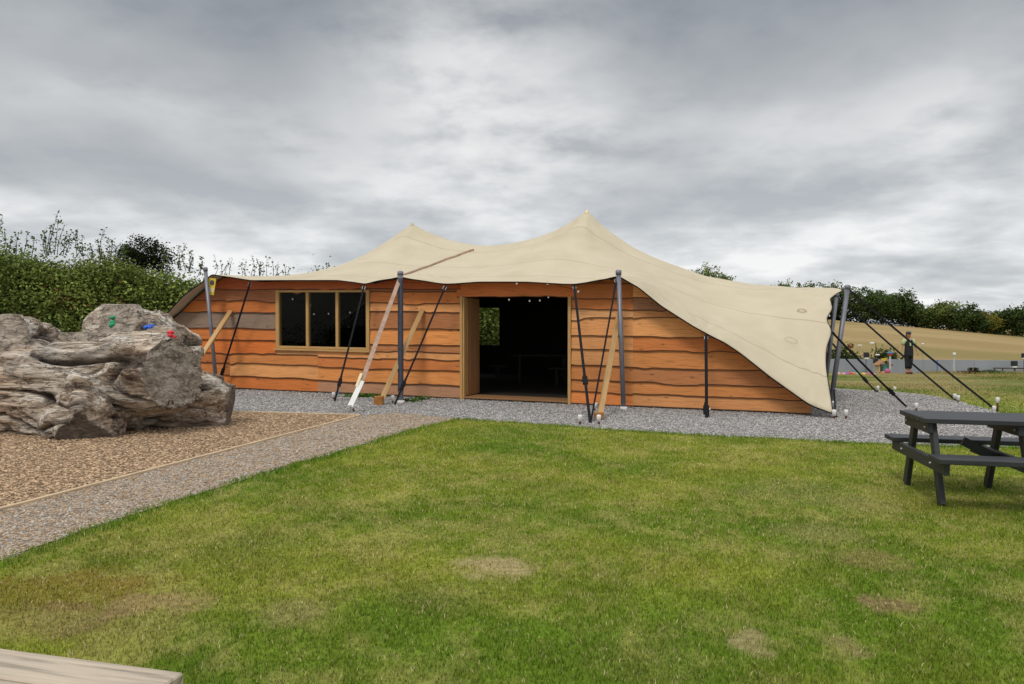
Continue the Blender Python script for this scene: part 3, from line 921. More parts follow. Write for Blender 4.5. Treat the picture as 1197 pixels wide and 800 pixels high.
for u in (UL + .02, UR_ - .07):
    sw = MB()
    V = [H(u, .07, 0), H(u, DEP - .01, 0), H(u, DEP - .01, .9), H(u, 4, .75), H(u, .07, .35)] if u > 5 else [H(u, .07, 0), H(u, DEP - .01, 0), H(u, DEP - .01, .4), H(u, 4, .5), H(u, .07, .1)]
    V2 = [v + U3 * .05 for v in V]
    sw.add(V + V2, [(0, 1, 2, 3, 4), (9, 8, 7, 6, 5)] + [(i, (i + 1) % 5, 5 + (i + 1) % 5, 5 + i) for i in range(5)])
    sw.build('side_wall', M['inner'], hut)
# floor across the whole room, in the dark interior colour
fl = MB()
fl.box(H((UL + UR_) / 2, DEP / 2 + .04, .02), (U3, N3, np.cross(U3, N3)), (UR_ - UL - .2, DEP - .1, .05))
fl.build('floor', M['inner'], hut)
thr = MB()
for k in range(5):
    thr.box(H((DOOR[0] + DOOR[1]) / 2, -.02 + k * .13, .055), (U3, N3, np.cross(U3, N3)), (DOOR[1] - DOOR[0] - .01, .122, .03))
thr.build('threshold', M['floor'], hut)
# window: frame, mullions, sill, panes
def hbox(mb, ua, ub, na, nb, za, zb, col=(1, 1, 1)):
    mb.box(H((ua + ub) / 2, (na + nb) / 2, (za + zb) / 2), (U3, N3, Z3), (ub - ua, nb - na, zb - za), col)
wf = MB()
w0, w1, wz0, wz1 = WIN
hbox(wf, w0 - .055, w0 + .03, -.062, .06, wz0 - .03, wz1 + .03); hbox(wf, w1 - .025, w1 + .06, -.062, .06, wz0 - .03, wz1 + .03)
hbox(wf, w0 + .03, w1 - .025, -.060, .06, wz1 - .02, wz1 + .028); hbox(wf, w0 + .03, w1 - .025, -.060, .06, wz0 - .028, wz0 + .025)
win = wf.build('window', M['frame'], hut)
sl = MB(); hbox(sl, w0 - .08, w1 + .08, -.095, -.015, wz0 - .075, wz0 - .032); sl.build('sill', M['frame'], win)
third = (w1 - w0) / 3
for k in (1, 2):
    mu = MB(); um = w0 + third * k + .01; hbox(mu, um - .033, um + .033, -.055, .05, wz0 + .026, wz1 - .021); mu.build('mullion', M['frame'], win)
for k in range(3):
    ua, ub = w0 + .03 + third * k * .99, w0 + .03 + third * (k + 1) * .985 - .04
    pn = MB(); V = [H(ua, -.01, wz0 + .02), H(ub, -.01, wz0 + .02), H(ub, -.01, wz1 - .02), H(ua, -.01, wz1 - .02)]
    V2 = [v + N3 * .006 for v in V]
    pn.add(V + V2, [(0, 1, 2, 3), (7, 6, 5, 4), (0, 4, 5, 1), (1, 5, 6, 2), (2, 6, 7, 3), (3, 7, 4, 0)])
    pn.build('pane', M['glass'], win)
# doorway: jambs and lintel
df = MB()
hbox(df, DOOR[0] - .085, DOOR[0] - .03, -.075, .06, .0, DOOR[3] + .03); hbox(df, DOOR[0] - .028, DOOR[0] + .005, -.05, .075, .0, DOOR[3] + .03)
df.build('door_jamb', M['frame'], hut)
df = MB(); hbox(df, DOOR[1] - .005, DOOR[1] + .055, -.075, .09, .0, DOOR[3] + .03); df.build('door_jamb', M['frame'], hut)
dl = MB()
for k in range(5):
    hbox(dl, DOOR[0] - .02, DOOR[0] + .028 + (k % 2) * .004, .09 + k * .135, .09 + (k + 1) * .135 - .006, .085, DOOR[3] + .0)
dr = dl.build('door', M['jamb'], hut)
# frame of the rear window
rf = MB()
for args in ((b0 - .27, b0 - .21, bb1 - .05, bt0 + .05), (b1, b1 + .05, bb1 - .05, bt0 + .05)):
    hbox(rf, args[0], args[1], DEP - .03, DEP + .02, args[2], args[3])
hbox(rf, b0 - .25, b1, DEP - .03, DEP + .02, bb1 - .05, bb1); rf.build('rear_window', M['inner'], hut)

# table and benches inside
def trestle(name, px0, px1, py, h, label, cat, wd=.7):
    D = (CAM_H - h - .0) * F / (py - HOR)
    p0, p1 = at(px0, py, D), at(px1, py, D)
    hh = p0[2]; zf = float(z0(5)) + .06
    c = (p0 + p1) / 2; t = thing(name, (c[0], c[1], zf), label, cat)
    d = (p1 - p0); L = np.linalg.norm(d); d = d / L; q = np.cross(Z3, d); 
    top = MB(); top.box((c[0], c[1], hh - .02), (d, q, Z3), (L, wd, .04)); top.build('tabletop' if wd > .5 else 'seat', M['inner_wood'], t)
    for s_ in (-1, 1):
        for r_ in (-1, 1):
            lg = MB(); b = c + d * s_ * (L / 2 - .2) + q * r_ * (wd / 2 - .06)
            lg.bar((b[0], b[1], zf), (b[0], b[1], hh - .04), .06, .06, (1, 0, 0)); lg.build('leg', M['inner_wood'], t)
trestle('trestle_table', 598, 668, 414.5, .80, 'dim long trestle table inside the hut seen through the doorway', 'table')
trestle('bench', 571, 592, 427.5, .50, 'dim short bench inside the doorway under the rear window', 'bench', .35)
trestle('bench', 641, 700, 430, .50, 'dim bench in front of the trestle table inside the doorway, at right', 'bench', .35)

# string lights
def string(pts, label, names='string_lights'):
    P = [np.array(p) for p in pts]
    t = thing(names, P[0], label, 'string lights', 'strings of bulbs under the tent')
    w = MB(); path = []
    for i in range(len(P) - 1):
        for k in range(6):
            s_ = k / 6; q = P[i] * (1 - s_) + P[i + 1] * s_; path.append(q + np.array([0, 0, .045 - .12 * s_ * (1 - s_)]))
    path.append(P[-1] + np.array([0, 0, .045])); w.tube(path, .004, 5); w.build('cable', M['black'], t)
    for p in P:
        b = MB(); b.ell(p, (.018, .018, .023), 8, 6); b.build('bulb', M['bulb'], t, True)
def hp(px, py, n0): u, z = onplane(px, py, n0); return H(u, n0, z)
string([hp(342, 350, 1.8), hp(363, 357, 2.0), hp(367, 367.5, 2.2), hp(384, 367, 2.4), hp(409, 365.5, 2.6), hp(429, 367.5, 2.8)], 'string of small bulbs in the dark room behind the front window panes')
string([hp(595, 350.5, 1.2), hp(619, 352, 1.4), hp(631, 351.5, 1.6), hp(641, 347.5, 1.8)], 'string of small bulbs hanging inside the top of the doorway')
string([hp(604, 331.5, -.28), hp(640, 331.8, -.28), hp(676, 341, -.2)], 'string of small bulbs under the tent edge above the doorway lintel')

# ------------------------------------------------------------------ tent poles, straps, stakes
def pole(top, base, r, mat, label, foot=None, sleeve=None):
    t = thing('tent_pole', base, label, 'tent pole', 'poles of the tent')
    top, base = np.array(top), np.array(base)
    q = MB(); q.tube([base + (top - base) * .012, top], r, 14); q.build('shaft', mat, t, True)
    d = (top - base) / np.linalg.norm(top - base)
    c = MB(); c.tube([top - d * .06, top + d * .015, top + d * .03], [r * 1.25, r * 1.25, r * .6], 14); c.build('cap', M['steel'], t, True)
    f = MB(); f.lathe(base - np.array([0, 0, .01]), [(r * 1.5, 0), (r * 1.5, .07), (r * 1.05, .075)], 14); f.build('foot', foot or M['white'], t, True)
    if sleeve:
        s_ = MB()
        nk_ = 40; s_.tube([base + (top - base) * (.09 + .86 * k / nk_) for k in range(nk_ + 1)], [r * (1.10 + .05 * math.sin(k * 1.9) * random.random()) for k in range(nk_ + 1)], 14)
        s_.build('sleeve', sleeve, t, True)
def edge_pt(px):
    """canopy edge point above a pixel column"""
    P = W[0]; X = 598.5 + F * P[:, 0] / P[:, 1]
    return P[int(np.argmin(abs(X - px)))]
def topat(px, py, near):
    D = near[1]; return at(px, py, D - .06)
gb = lambda px, py: G(px, py)
pb = gb(253.5, 456.5); pole(topat(240, 314, edge_pt(245)), pb, .042, M['steel'], 'grey steel tent pole left of the yellow notice, nearest the log')
pb = gb(468.5, 472); pole(topat(468, 319, edge_pt(468)), pb, .05, M['steel'], 'dark sleeved tent pole between the front window and the doorway', sleeve=M['navy'])
pb = gb(729, 479.5); pole(topat(723, 317.5, edge_pt(723)), pb, .045, M['steel'], 'grey steel tent pole right of the doorway where the tent edge turns down')
j1 = int(round(.76 * (NS - 1)))
P1 = W[j1, -1]
pole(at(991, 335, P1[1]), np.array([*(lambda q: q[:2])(at(971, 474, 16.4)), float(gz(6.6, 16.4))]), .05, M['steel'], 'taller leaning grey pole at the right end of the tent, furthest right')
P2 = W[2 * (NS - 1) - j1, -1]
pole(at(978, 344, 18.4), np.array([*(at(963, 460, 18.2))[:2], float(gz(7.1, 18.2))]), .048, M['steel'], 'shorter leaning pole just left of the tallest pole at the tent right end')

def strap(p0, p1, label, w=.035, ratchet=.16, tagcol=None, bandcol=None, sag=.02, mat='black', plate=True):
    p0, p1 = np.array(p0), np.array(p1)
    t = thing('guy_strap', p1, label, 'guy strap', 'straps guying the tent')
    d = (p1 - p0); L = np.linalg.norm(d); d /= L
    s_ = MB(); n = 14
    side = np.cross(d, (0, 1, 0)); side /= np.linalg.norm(side); nor = np.cross(d, side)
    V = []; Fc = []
    for i in range(n + 1):
        q = p0 + (p1 - p0) * i / n - np.array([0, 0, 1]) * sag * 4 * (i / n) * (1 - i / n)
        for a_, b_ in ((-1, -1), (1, -1), (1, 1), (-1, 1)): V.append(q + side * a_ * w / 2 + nor * b_ * .012)
    for i in range(n):
        for k in range(4): Fc.append((i * 4 + k, i * 4 + (k + 1) % 4, i * 4 + 4 + (k + 1) % 4, i * 4 + 4 + k))
    Fc += [(0, 1, 2, 3), (n * 4 + 3, n * 4 + 2, n * 4 + 1, n * 4)]
    s_.add(V, Fc); s_.build('webbing', M[mat], t)
    if ratchet:
        c = p1 - d * L * ratchet
        r_ = MB(); r_.box(c + nor * -.02, (d, side, nor), (.17, w * 1.9, .05)); r_.box(c - d * .10 - nor * .03, (d, side, nor), (.10, w * 1.2, .03))
        r_.tube([c + side * w * 1.3 - nor * .03, c - side * w * 1.3 - nor * .03], .012, 8)
        r_.build('ratchet', M['black'], t)
        if tagcol:
            g_ = MB(); g_.box(c + d * .22 - nor * .03, (d, side, nor), (.12, w * 1.5, .008)); g_.build('label', M[tagcol], t)
    k = MB(); c = p0 + d * .06
    k.tube([c + side * .03 * math.cos(q) + d * .05 * math.sin(q) for q in np.linspace(0, 2 * math.pi, 13)], .007, 6, cap=False)
    k.build('shackle', M['metal'], t, True)
    return t

stake_proto = []
def stake(px, py, label, h=.14, lean=0.0, rusty=False):
    g = gb(px, py)
    t = thing('ground_stake', g, label, 'ground stake', 'capped stakes in the gravel')
    s_ = MB(); tp = g + np.array([lean, -lean * .3, h]); s_.tube([g - np.array([0, 0, .05]), tp], .018, 8); s_.build('shaft', M['rust'], t, True)
    c = MB(); d = tp - g; d /= np.linalg.norm(d)
    c.tube([tp - d * .085, tp + d * .005, tp + d * .02], [.033, .036, .029], 12); c.build('cap', M['white'], t, True)
    return t
up = np.array([0, -.02, -.03])
E = lambda px: edge_pt(px) + up
strap(E(293), gb(253, 455) + np.array([.05, -.1, .02]), 'black guy strap crossing the grey board at the hut left end, beside the leaning pole', sag=.015)
strap(E(427), gb(391, 470), 'black guy strap with a pale blue tag crossing the right window pane', tagcol='blue_tag')
strap(E(520), gb(461, 474), 'black guy strap slanting between the dark sleeved pole and the doorway')
strap(E(672), gb(690, 495), 'black guy strap with thick ratchet beside the right door jamb', ratchet=.28, w=.045)
strap(E(721), gb(689, 494) + np.array([.03, .05, .02]), 'thin black guy strap from the right front pole down beside the leaning prop', ratchet=0, w=.028)
strap(E(824), gb(826, 489), 'short upright black strap holding the tent edge in front of the right wall boards', ratchet=.1, w=.05, sag=0)
strap(W[0, -1] + np.array([-.02, -.02, .05]), gb(978, 488), 'short black strap tying the tent low right corner to the gravel', ratchet=0, sag=0)
strap(at(991, 338, P1[1]), gb(1165, 480), 'long black guy strap furthest right, running from the tallest pole to the rusty stake', w=.036, ratchet=0, sag=.03)
strap(at(978, 347, 18.4), gb(1118, 469), 'long black guy strap passing in front of the person, second from right', w=.036, ratchet=0, sag=.03)
jt = int(round(.42 * (NS - 1)))
strap(W[jt, -1], gb(1060, 476), 'black guy strap from the tent right edge running down to the picnic table corner', ratchet=.2, w=.036)
strap(W[2 * (NS - 1) - jt, -1], gb(1025, 459), 'black guy strap behind the tent right edge, ending furthest back on the gravel', ratchet=.2, w=.036)
strap(at(991, 352, P1[1] - .4) * 0 + (at(975, 455, 16.0)), W[0, -1] + np.array([.06, .05, .0]), 'thin black cord from the tallest pole base to the tent low corner', ratchet=0, w=.03, sag=.01)

stake(390, 468, 'white capped stake at the foot of the strap with the blue tag')
stake(415, 482, 'white capped stake leaning beside the brown webbing strap end', lean=-.06)
stake(459, 472, 'white capped stake left of the dark sleeved pole foot')
stake(678, 497, 'white capped stake left of the twin straps by the doorway')
stake(693, 481, 'white capped stake behind the twin straps near the right door jamb', lean=.05)
stake(700, 497, 'white capped stake under the leaning prop right of the doorway')
stake(828, 488, 'white capped stake beside the foot of the upright strap')
stake(975, 490, 'white capped stake right under the tent low corner')
stake(989, 490, 'white capped stake just right of the tent low corner')
stake(1026, 459, 'white capped stake furthest back on the gravel')
stake(1071, 481, 'white capped stake just behind the dark picnic table corner')
stake(1046, 457, 'tiny white capped stake at the far edge of the gravel', h=.08)
stake(1116, 469, 'upper white capped stake by the strap that crosses the person')
stake(1120, 471, 'lower white capped stake beside another by the strap that crosses the person')
stake(1162, 482, 'small white capped stake at the end of the furthest right strap', h=.1)
stake(1166, 482, 'tall rusty stake with a white cap at the gravel edge', h=.26)
stake(303, 455.5, 'white capped stake at the foot of the strap by the leaning pole', h=.14) if False else stake(256, 455.5, 'white capped stake at the foot of the strap beside the log', h=.16)
stake(396, 481, 'black short uncapped peg in the gravel', h=.09) if False else None

# timber props leaning on the front wall
def prop(p_top, p_base, label, block=None, round_=False):
    u, z = onplane(*p_top, -.06); tp = H(u, -.07, z); g = gb(*p_base)
    t = thing('timber_prop', g, label, 'timber prop', 'timber props leaning on the hut')
    q = MB(); d = tp - g; d /= np.linalg.norm(d)
    q.bar(g + d * .05, tp, .095, .055, (0, 1, .3)); q.build('beam', M['prop'], t)
    b = MB(); b.box(g + np.array([0, 0, .09]), AX, (.17, .14, .17) if block == 'big' else (.15, .12, .09)); b.build('foot_block', M['orange_block'], t)
    return t
prop((270, 364), (200, 470), 'leaning timber prop at the hut left end, its foot behind the log')
prop((494, 362), (443, 474), 'leaning timber prop behind the dark sleeved pole with a square tan foot block', 'big')
prop((724, 366), (700, 492), 'leaning timber prop right of the doorway with an orange foot block')
# brown webbing over the canopy and down to a stake
ws = thing('webbing_strap', gb(409, 484), 'broad brown webbing strap running up beside the window and over the canopy', 'webbing strap')
q = MB(); p0 = at(467, 327, edge_pt(467)[1] - .1); p1 = gb(409, 484)
q.bar(p0, p0 + (p1 - p0) * .80, .08, .02, (0, 1, .3)); q.build('webbing', M['brown_web'], ws)
q = MB(); q.bar(p0 + (p1 - p0) * .79, p1 + np.array([0, 0, .12]), .09, .05, (0, 1, .3)); q.build('sleeve', M['white'], ws)
q = MB(); q.bar(p0 + (p1 - p0) * .74 + np.array([-.05, -.05, 0]), p0 + (p1 - p0) * .83 + np.array([-.05, -.05, 0]), .05, .07, (0, 1, .3)); q.build('ratchet', M['cream'], ws)
q = MB(); q.tube([p1 + np.array([.02, 0, .15]), p1], .012, 6); q.build('hook', M['metal'], ws)
canopy_strip('canopy_band', (466, 325), (554, 292.5), .03, .035, M['brown_web'], ws)

# yellow notice hanging by the left pole
nt = at(247, 335, edge_pt(247)[1] + .02)
notice = thing('notice', nt - np.array([0, 0, .2]), 'small yellow and cream notice hanging from the tent corner by the left pole', 'notice')
rt = Matrix.Rotation(R(9), 3, 'Y'); ax_ = [np.array(rt @ Vector(v)) for v in ((1, 0, 0), (0, 1, 0), (0, 0, 1))]
q = MB(); q.box(nt, ax_, (.17, .012, .38)); q.build('board', M['yellow'], notice)
q = MB(); q.box(nt + ax_[2] * -.075 - ax_[1] * .008, ax_, (.155, .006, .10)); q.build('text_band', M['cream'], notice)
q = MB(); q.ell(nt + ax_[2] * .085 + ax_[0] * .01 - ax_[1] * .008, (.05, .004, .06), 12, 8); q.build('picture', M['charcoal'], notice)
q = MB(); q.tube([nt + ax_[2] * .19, edge_pt(250) + np.array([0, 0, .0])], .004, 5); q.build('cord', M['black'], notice)
# small pennant inside the right end
c = at(967, 347, 18.0)
pn = thing('pennant', c, 'small teal and pink pennant hanging at the tent right end behind the canopy edge', 'pennant')
q = MB(); q.add([c + np.array([-.1, 0, .12]), c + np.array([.1, 0, .12]), c + np.array([.09, 0, .0]), c + np.array([-.09, 0, .0]), c + np.array([-.1, .01, .12]), c + np.array([.1, .01, .12]), c + np.array([.09, .01, .0]), c + np.array([-.09, .01, .0])],
            [(0, 1, 2, 3), (7, 6, 5, 4), (0, 3, 7, 4), (1, 5, 6, 2), (0, 4, 5, 1), (3, 2, 6, 7)]); q.build('upper_band', M['teal'], pn)
q = MB(); q.add([c + np.array([-.09, 0, -.003]), c + np.array([.09, 0, -.003]), c + np.array([0, 0, -.24]), c + np.array([-.09, .01, -.003]), c + np.array([.09, .01, -.003]), c + np.array([0, .01, -.24])],
            [(0, 1, 2), (5, 4, 3), (0, 3, 4, 1), (1, 4, 5, 2), (2, 5, 3, 0)]); q.build('lower_point', M['ltpink'], pn)

# weeds at the foot of the wall
def leaf_quads(P, size, col, flat=.0, aspect=.6):
    n = len(P)
    nrm = rng.normal(size=(n, 3)); nrm[:, 2] = np.abs(nrm[:, 2]) + .55; nrm[:, 1] -= .25; nrm /= np.linalg.norm(nrm, axis=1)[:, None]
    t = rng.normal(size=(n, 3)); t -= nrm * (t * nrm).sum(1)[:, None]; t /= np.linalg.norm(t, axis=1)[:, None]
    b = np.cross(nrm, t); s_ = size[:, None] / 2
    V = np.stack([P - t * s_, P + b * s_ * aspect, P + t * s_, P - b * s_ * aspect], 1).reshape(-1, 3)
    return V, (np.arange(n)[:, None] * 4 + np.arange(4)[None]), np.repeat(col, 4, 0)
for px, py, w_, lab in ((427, 465, .5, 'patch of green weeds at the wall foot left of the leaning prop'), (478, 470, .2, 'small green weed tuft right of the dark sleeved pole foot'), (494, 468, .12, 'tiny green weed tuft against the bottom board')):
    g = gb(px, py); m = int(500 * w_)
    P = g + np.stack([rng.normal(size=m) * w_ * .5, rng.normal(size=m) * .06, np.abs(rng.normal(size=m)) * .035 + .01], -1)
    V, Fc, Cc = leaf_quads(P, .05 + .04 * rng.random(m), np.array((.08, .17, .02)) * (.6 + .8 * rng.random((m, 1))))
    tag(mk('weed', V, Fc, M['leaf'], cols=Cc, base=g), lab, 'weed', 'weeds at the wall foot')

# timber edging round the bark bed
def edging(p, q, label):
    t = MB(); k = 14
    for i in range(k):
        a_ = p + (q - p) * i / k; b_ = p + (q - p) * (i + 1) / k
        a_ = np.array([a_[0], a_[1], float(gz(a_[0], a_[1])) + .018]); b_ = np.array([b_[0], b_[1], float(gz(b_[0], b_[1])) + .018])
        t.bar(a_, b_, .038, .03)
    tag(t.build('timber_edging', M['pale'], None, base=(p + q) / 2), label, 'edging', 'timber edging round the bark bed')
e1g = e1; en = e1.copy(); en[:2] = e1[:2] + ed * 13; en2 = e1.copy(); en2[:2] = e1[:2] + ed2 * 7
edging(en, e1g, 'long timber edging strip between the bark bed and the path')
edging(en2 , e1g + np.array([-.03, .05, 0]), 'timber edging strip along the bark bed nearest the hut, behind the log')

# ------------------------------------------------------------------ the fallen trunk
def trunk_piece(bm, p0, p1, r0, r1, seed, n=28, m=18, flute=.10, face=None):
    p0, p1 = np.array(p0, float), np.array(p1, float)
    d = p1 - p0; L = np.linalg.norm(d); d /= L
    a_ = np.cross(d, (0, 0, 1)); 
    if np.linalg.norm(a_) < .1: a_ = np.cross(d, (1, 0, 0))
    a_ /= np.linalg.norm(a_); b_ = np.cross(a_, d)
    rings = []
    for i in range(m + 1):
        t = i / m; rr = r0 + (r1 - r0) * t; ring = []
        for k in range(n):
            th = 2 * math.pi * k / n
            q = 1 + flute * math.sin(3 * th + seed) + flute * .7 * math.sin(5 * th + seed * 2.3 + t) + .12 * (mnoise.noise(Vector((math.cos(th) * 1.5, math.sin(th) * 1.5, t * 3 + seed * 7))))
            v = p0 + d * L * t + (a_ * math.cos(th) + b_ * math.sin(th)) * rr * q
            ring.append(bm.verts.new(v))
        rings.append(ring)
    for i in range(m):
        for k in range(n):
            bm.faces.new((rings[i][k], rings[i][(k + 1) % n], rings[i + 1][(k + 1) % n], rings[i + 1][k]))
    bm.faces.new(rings[0][::-1]); bm.faces.new(rings[-1])
bm = bmesh.new()
LP = [((-10.5, 11.6, .70), (-5.2, 11.25, .72), .74, .66, 1.0),            # main trunk
      ((-6.2, 11.5, .80), (-4.25, 10.55, .90), .62, .41, 2.2, 28, 18, .025),           # right limb with the round cut
      ((-6.0, 11.0, .50), (-5.42, 10.2, .20), .52, .30, 3.1),            # low stub
      ((-5.6, 11.6, .6), (-4.25, 12.05, .26), .62, .34, 4.4),            # root at right
      ((-5.6, 12.7, 1.0), (-6.0, 11.75, 1.52), .60, .50, 5.2),           # upper block
      ((-7.4, 11.9, .95), (-7.15, 10.75, 1.22), .62, .52, 6.5),          # left stump
      ((-7.6, 11.2, .35), (-5.9, 10.75, .36), .40, .36, 7.7),
      ((-7.4, 11.75, .92), (-5.0, 11.7, .95), .50, .46, 8.9)]            # lower bulge
for q_ in LP: trunk_piece(bm, *q_)
me = bpy.data.meshes.new('tmp'); bm.to_mesh(me); bm.free()
tmp = bpy.data.objects.new('tmp', me); COL.objects.link(tmp)
rm = tmp.modifiers.new('r', 'REMESH'); rm.mode = 'VOXEL'; rm.voxel_size = .025
sm = tmp.modifiers.new('s', 'SMOOTH'); sm.iterations = 6; sm.factor = .5
dg = bpy.context.evaluated_depsgraph_get()
me2 = bpy.data.meshes.new_from_object(tmp.evaluated_get(dg))
bpy.data.objects.remove(tmp)
nv = len(me2.vertices); co = np.empty(nv * 3, np.float32); me2.vertices.foreach_get('co', co); co = co.reshape(-1, 3).astype(float)
no = np.empty(nv * 3, np.float32); me2.vertices.foreach_get('normal', no); no = no.reshape(-1, 3).astype(float)
cuts = [((-4.56, 10.70, .88), (.84, -.52, .12), .72), ((-5.42, 10.2, .2), (.42, -.80, -.42), .50), ((-4.25, 12.05, .26), (.9, .15, -.1), .45),
        ((-6.0, 11.72, 1.5), (-.28, -.84, .46), .56), ((-7.15, 10.78, 1.22), (.02, -.86, .5), .60), ((-6.0, 12.0, 1.86), (0.02, -.03, 1), .6)]
cutw = np.zeros(nv); drk = np.zeros(nv)
near_cut = np.zeros(nv); rimw = np.ones(nv)
for ci, (c, nn, rad) in enumerate(cuts):
    c = np.array(c); nn = np.array(nn, float); nn /= np.linalg.norm(nn)
    dd = (co - c) @ nn; rr = np.linalg.norm((co - c) - dd[:, None] * nn, axis=1)
    sel = (rr < rad) & (dd > -.09) & (dd < .5)
    near_cut = np.maximum(near_cut, sel * ((no @ nn) > .55))
    rimw = np.minimum(rimw, np.where((np.abs(dd) < .16) & (rr < rad + .15), .35, 1.0))
grv = np.zeros(nv)
for i in range(nv):
    p = co[i]
    q = Vector((p[0] * .55, p[1] * 1.4, p[2] * 1.7))
    a1 = mnoise.fractal(q, 1.0, 2.0, 3)
    w_ = mnoise.noise(Vector((p[0] * .8 + 9, p[1] * .9, p[2] * .9)))
    g1_ = abs(mnoise.noise(Vector((p[0] * .33 + a1 * .25, p[1] * 1.9 + w_ * .5, p[2] * 2.7 + w_ * .7 + p[0] * .25))))
    g2_ = abs(mnoise.noise(Vector((p[0] * .55 + 4, p[1] * 4.2 + w_, p[2] * 5.6 + w_ * 1.3 + p[0] * .4))))
    fi = mnoise.fractal(Vector((p[0] * 1.3, p[1] * 9, p[2] * 12 + w_ * 1.5)), 1.0, 2.0, 3)
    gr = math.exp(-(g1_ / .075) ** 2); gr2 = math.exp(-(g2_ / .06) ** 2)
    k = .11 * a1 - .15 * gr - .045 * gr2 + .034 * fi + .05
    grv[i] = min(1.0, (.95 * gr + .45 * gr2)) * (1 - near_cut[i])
    k *= (1 - .88 * near_cut[i]) * rimw[i]
    co[i] += no[i] * k
for ci, (c, nn, rad) in enumerate(cuts):
    c = np.array(c); nn = np.array(nn, float); nn /= np.linalg.norm(nn)
    dd = (co - c) @ nn; rr = np.linalg.norm((co - c) - dd[:, None] * nn, axis=1)
    ro = np.array([mnoise.fractal(Vector(tuple(p * 5)), 1, 2, 3) for p in co]) * .012
    sel = (rr < rad) & (dd > -.02 + ro) & (dd < .6)
    co[sel] -= nn * (dd - ro)[sel][:, None]
    cutw = np.maximum(cutw, sel * 1.0)
    if ci in (0, 1, 2): drk = np.maximum(drk, sel * (.16 if ci == 0 else .6))
# a long hollow along the trunk's flank and a knot hole, worn into the wood
co[:, 2] = np.maximum(co[:, 2], gz(co[:, 0], co[:, 1]) - .03)
me2.vertices.foreach_set('co', co.astype(np.float32).ravel())
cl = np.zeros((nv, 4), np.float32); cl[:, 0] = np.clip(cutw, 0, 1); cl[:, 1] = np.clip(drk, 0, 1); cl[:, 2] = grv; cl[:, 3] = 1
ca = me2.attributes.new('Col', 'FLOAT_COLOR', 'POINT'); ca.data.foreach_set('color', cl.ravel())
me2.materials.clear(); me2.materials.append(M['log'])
me2.polygons.foreach_set('use_smooth', np.ones(len(me2.polygons), bool)); me2.update()
log = thing('fallen_trunk', (-6.0, 11.2, float(gz(-6, 11.2))), 'huge weathered fallen tree trunk with sawn ends lying on bark chips', 'log')
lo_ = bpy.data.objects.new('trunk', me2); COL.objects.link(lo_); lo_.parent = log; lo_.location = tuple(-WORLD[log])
WORLD[lo_] = np.zeros(3)
from mathutils.bvhtree import BVHTree
bvh = BVHTree.FromPolygons([tuple(p) for p in co], [tuple(p.vertices) for p in me2.polygons])
for px, py, mt, lab in ((131, 377, 'holdg', 'green climbing hold'), (172, 383, 'holdb', 'blue climbing hold'), (204, 394, 'holdr', 'red climbing hold')):
    d = ray(px, py); hit = bvh.ray_cast(Vector(tuple(CO)), Vector(tuple(d)).normalized())
    k = 0
    while hit[0] is None and k < 60:
        k += 1; d = ray(px - k * .3, py + k * .6); hit = bvh.ray_cast(Vector(tuple(CO)), Vector(tuple(d)).normalized())
    if hit[0] is None: continue
    c = np.array(hit[0]); nn = np.array(hit[1])
    q = MB(); 
    for k in range(4):
        o_ = rng.normal(size=3) * .028; o_ -= nn * (o_ @ nn)
        q.ell(c + o_ + nn * .01, (.042 * (.7 + .5 * rng.random()), .035, .03), 10, 7)
    o = q.build('climbing_hold', M[mt], log, True); o['label'] = lab + ' bolted to the trunk'

# ------------------------------------------------------------------ dark picnic table
def picnic(name, origin, ldir, L, mat, label, cat='picnic table'):
    """origin: ground point under the middle of the left end; ldir along the length"""
    o = np.array(origin, float); l = np.array([*ldir, 0.0]); l /= np.linalg.norm(l); w = np.cross(Z3, l)
    sl = np.array([0, 0, 1.0])
    P = lambda a_, b_, z: o + l * a_ + w * b_ + np.array([0, 0, z + float(-.012 * (l[0] * a_ + w[0] * b_))])
    t = thing(name, P(L / 2, 0, 0), label, cat)
    q = MB()
    for k in range(5): q.bar(P(0, -.305 + .1525 * k, .728), P(L, -.305 + .1525 * k, .728), .147, .044)
    q.build('tabletop', mat, t)
    for s_ in (-1, 1):
        q = MB()
        for k in range(2): q.bar(P(-.02, s_ * (.60 + .15 * k), .435), P(L + .02, s_ * (.60 + .15 * k), .435), .145, .045)
        q.build('seat', mat, t)
    for a_ in (.06, .80):
        q = MB(); q.bar(P(a_, -.34, .66), P(a_, .34, .66), .045, .095); q.build('top_bearer', mat, t)
        q = MB(); q.bar(P(a_, -.76, .36), P(a_, .76, .36), .045, .105); q.build('seat_bearer', mat, t)
        for s_ in (-1, 1):
            q = MB(); q.bar(P(a_ + .047, s_ * .50, .0), P(a_ + .047, s_ * .23, .70), .045, .10, tuple(w * s_)); q.build('leg', mat, t)
            for z_ in (.36, .66): b = MB(); b.ell(P(a_ - .027, s_ * (.42 if z_ < .5 else .27), z_), (.012, .012, .012), 8, 6); b.build('bolt', M['metal'], t)
    q = MB(); q.bar(P(.78, .1, .345), P(.48, .1, .50), .045, .08); q.build('brace', mat, t)
    return t
hf = 1.55
def at_h(px, py, h):
    d = ray(px, py); x_ = d[0] * 8
    t = (CAM_H - (h - .012 * 3.5)) / -d[2]; return CO + d * t
A_, B_ = at_h(1037, 513, .457), at_h(1100, 544, .457)
wv = (A_ - B_)[:2]; mid = (A_ + B_)[:2] / 2 * 1.04; wv /= np.linalg.norm(wv)
ldir = np.array([wv[1], -wv[0]])
picnic('picnic_table', (mid[0], mid[1], float(gz(*mid)) + .01), ldir, 1.35, M['dark_wood'], 'dark stained picnic table with attached benches on the lawn')

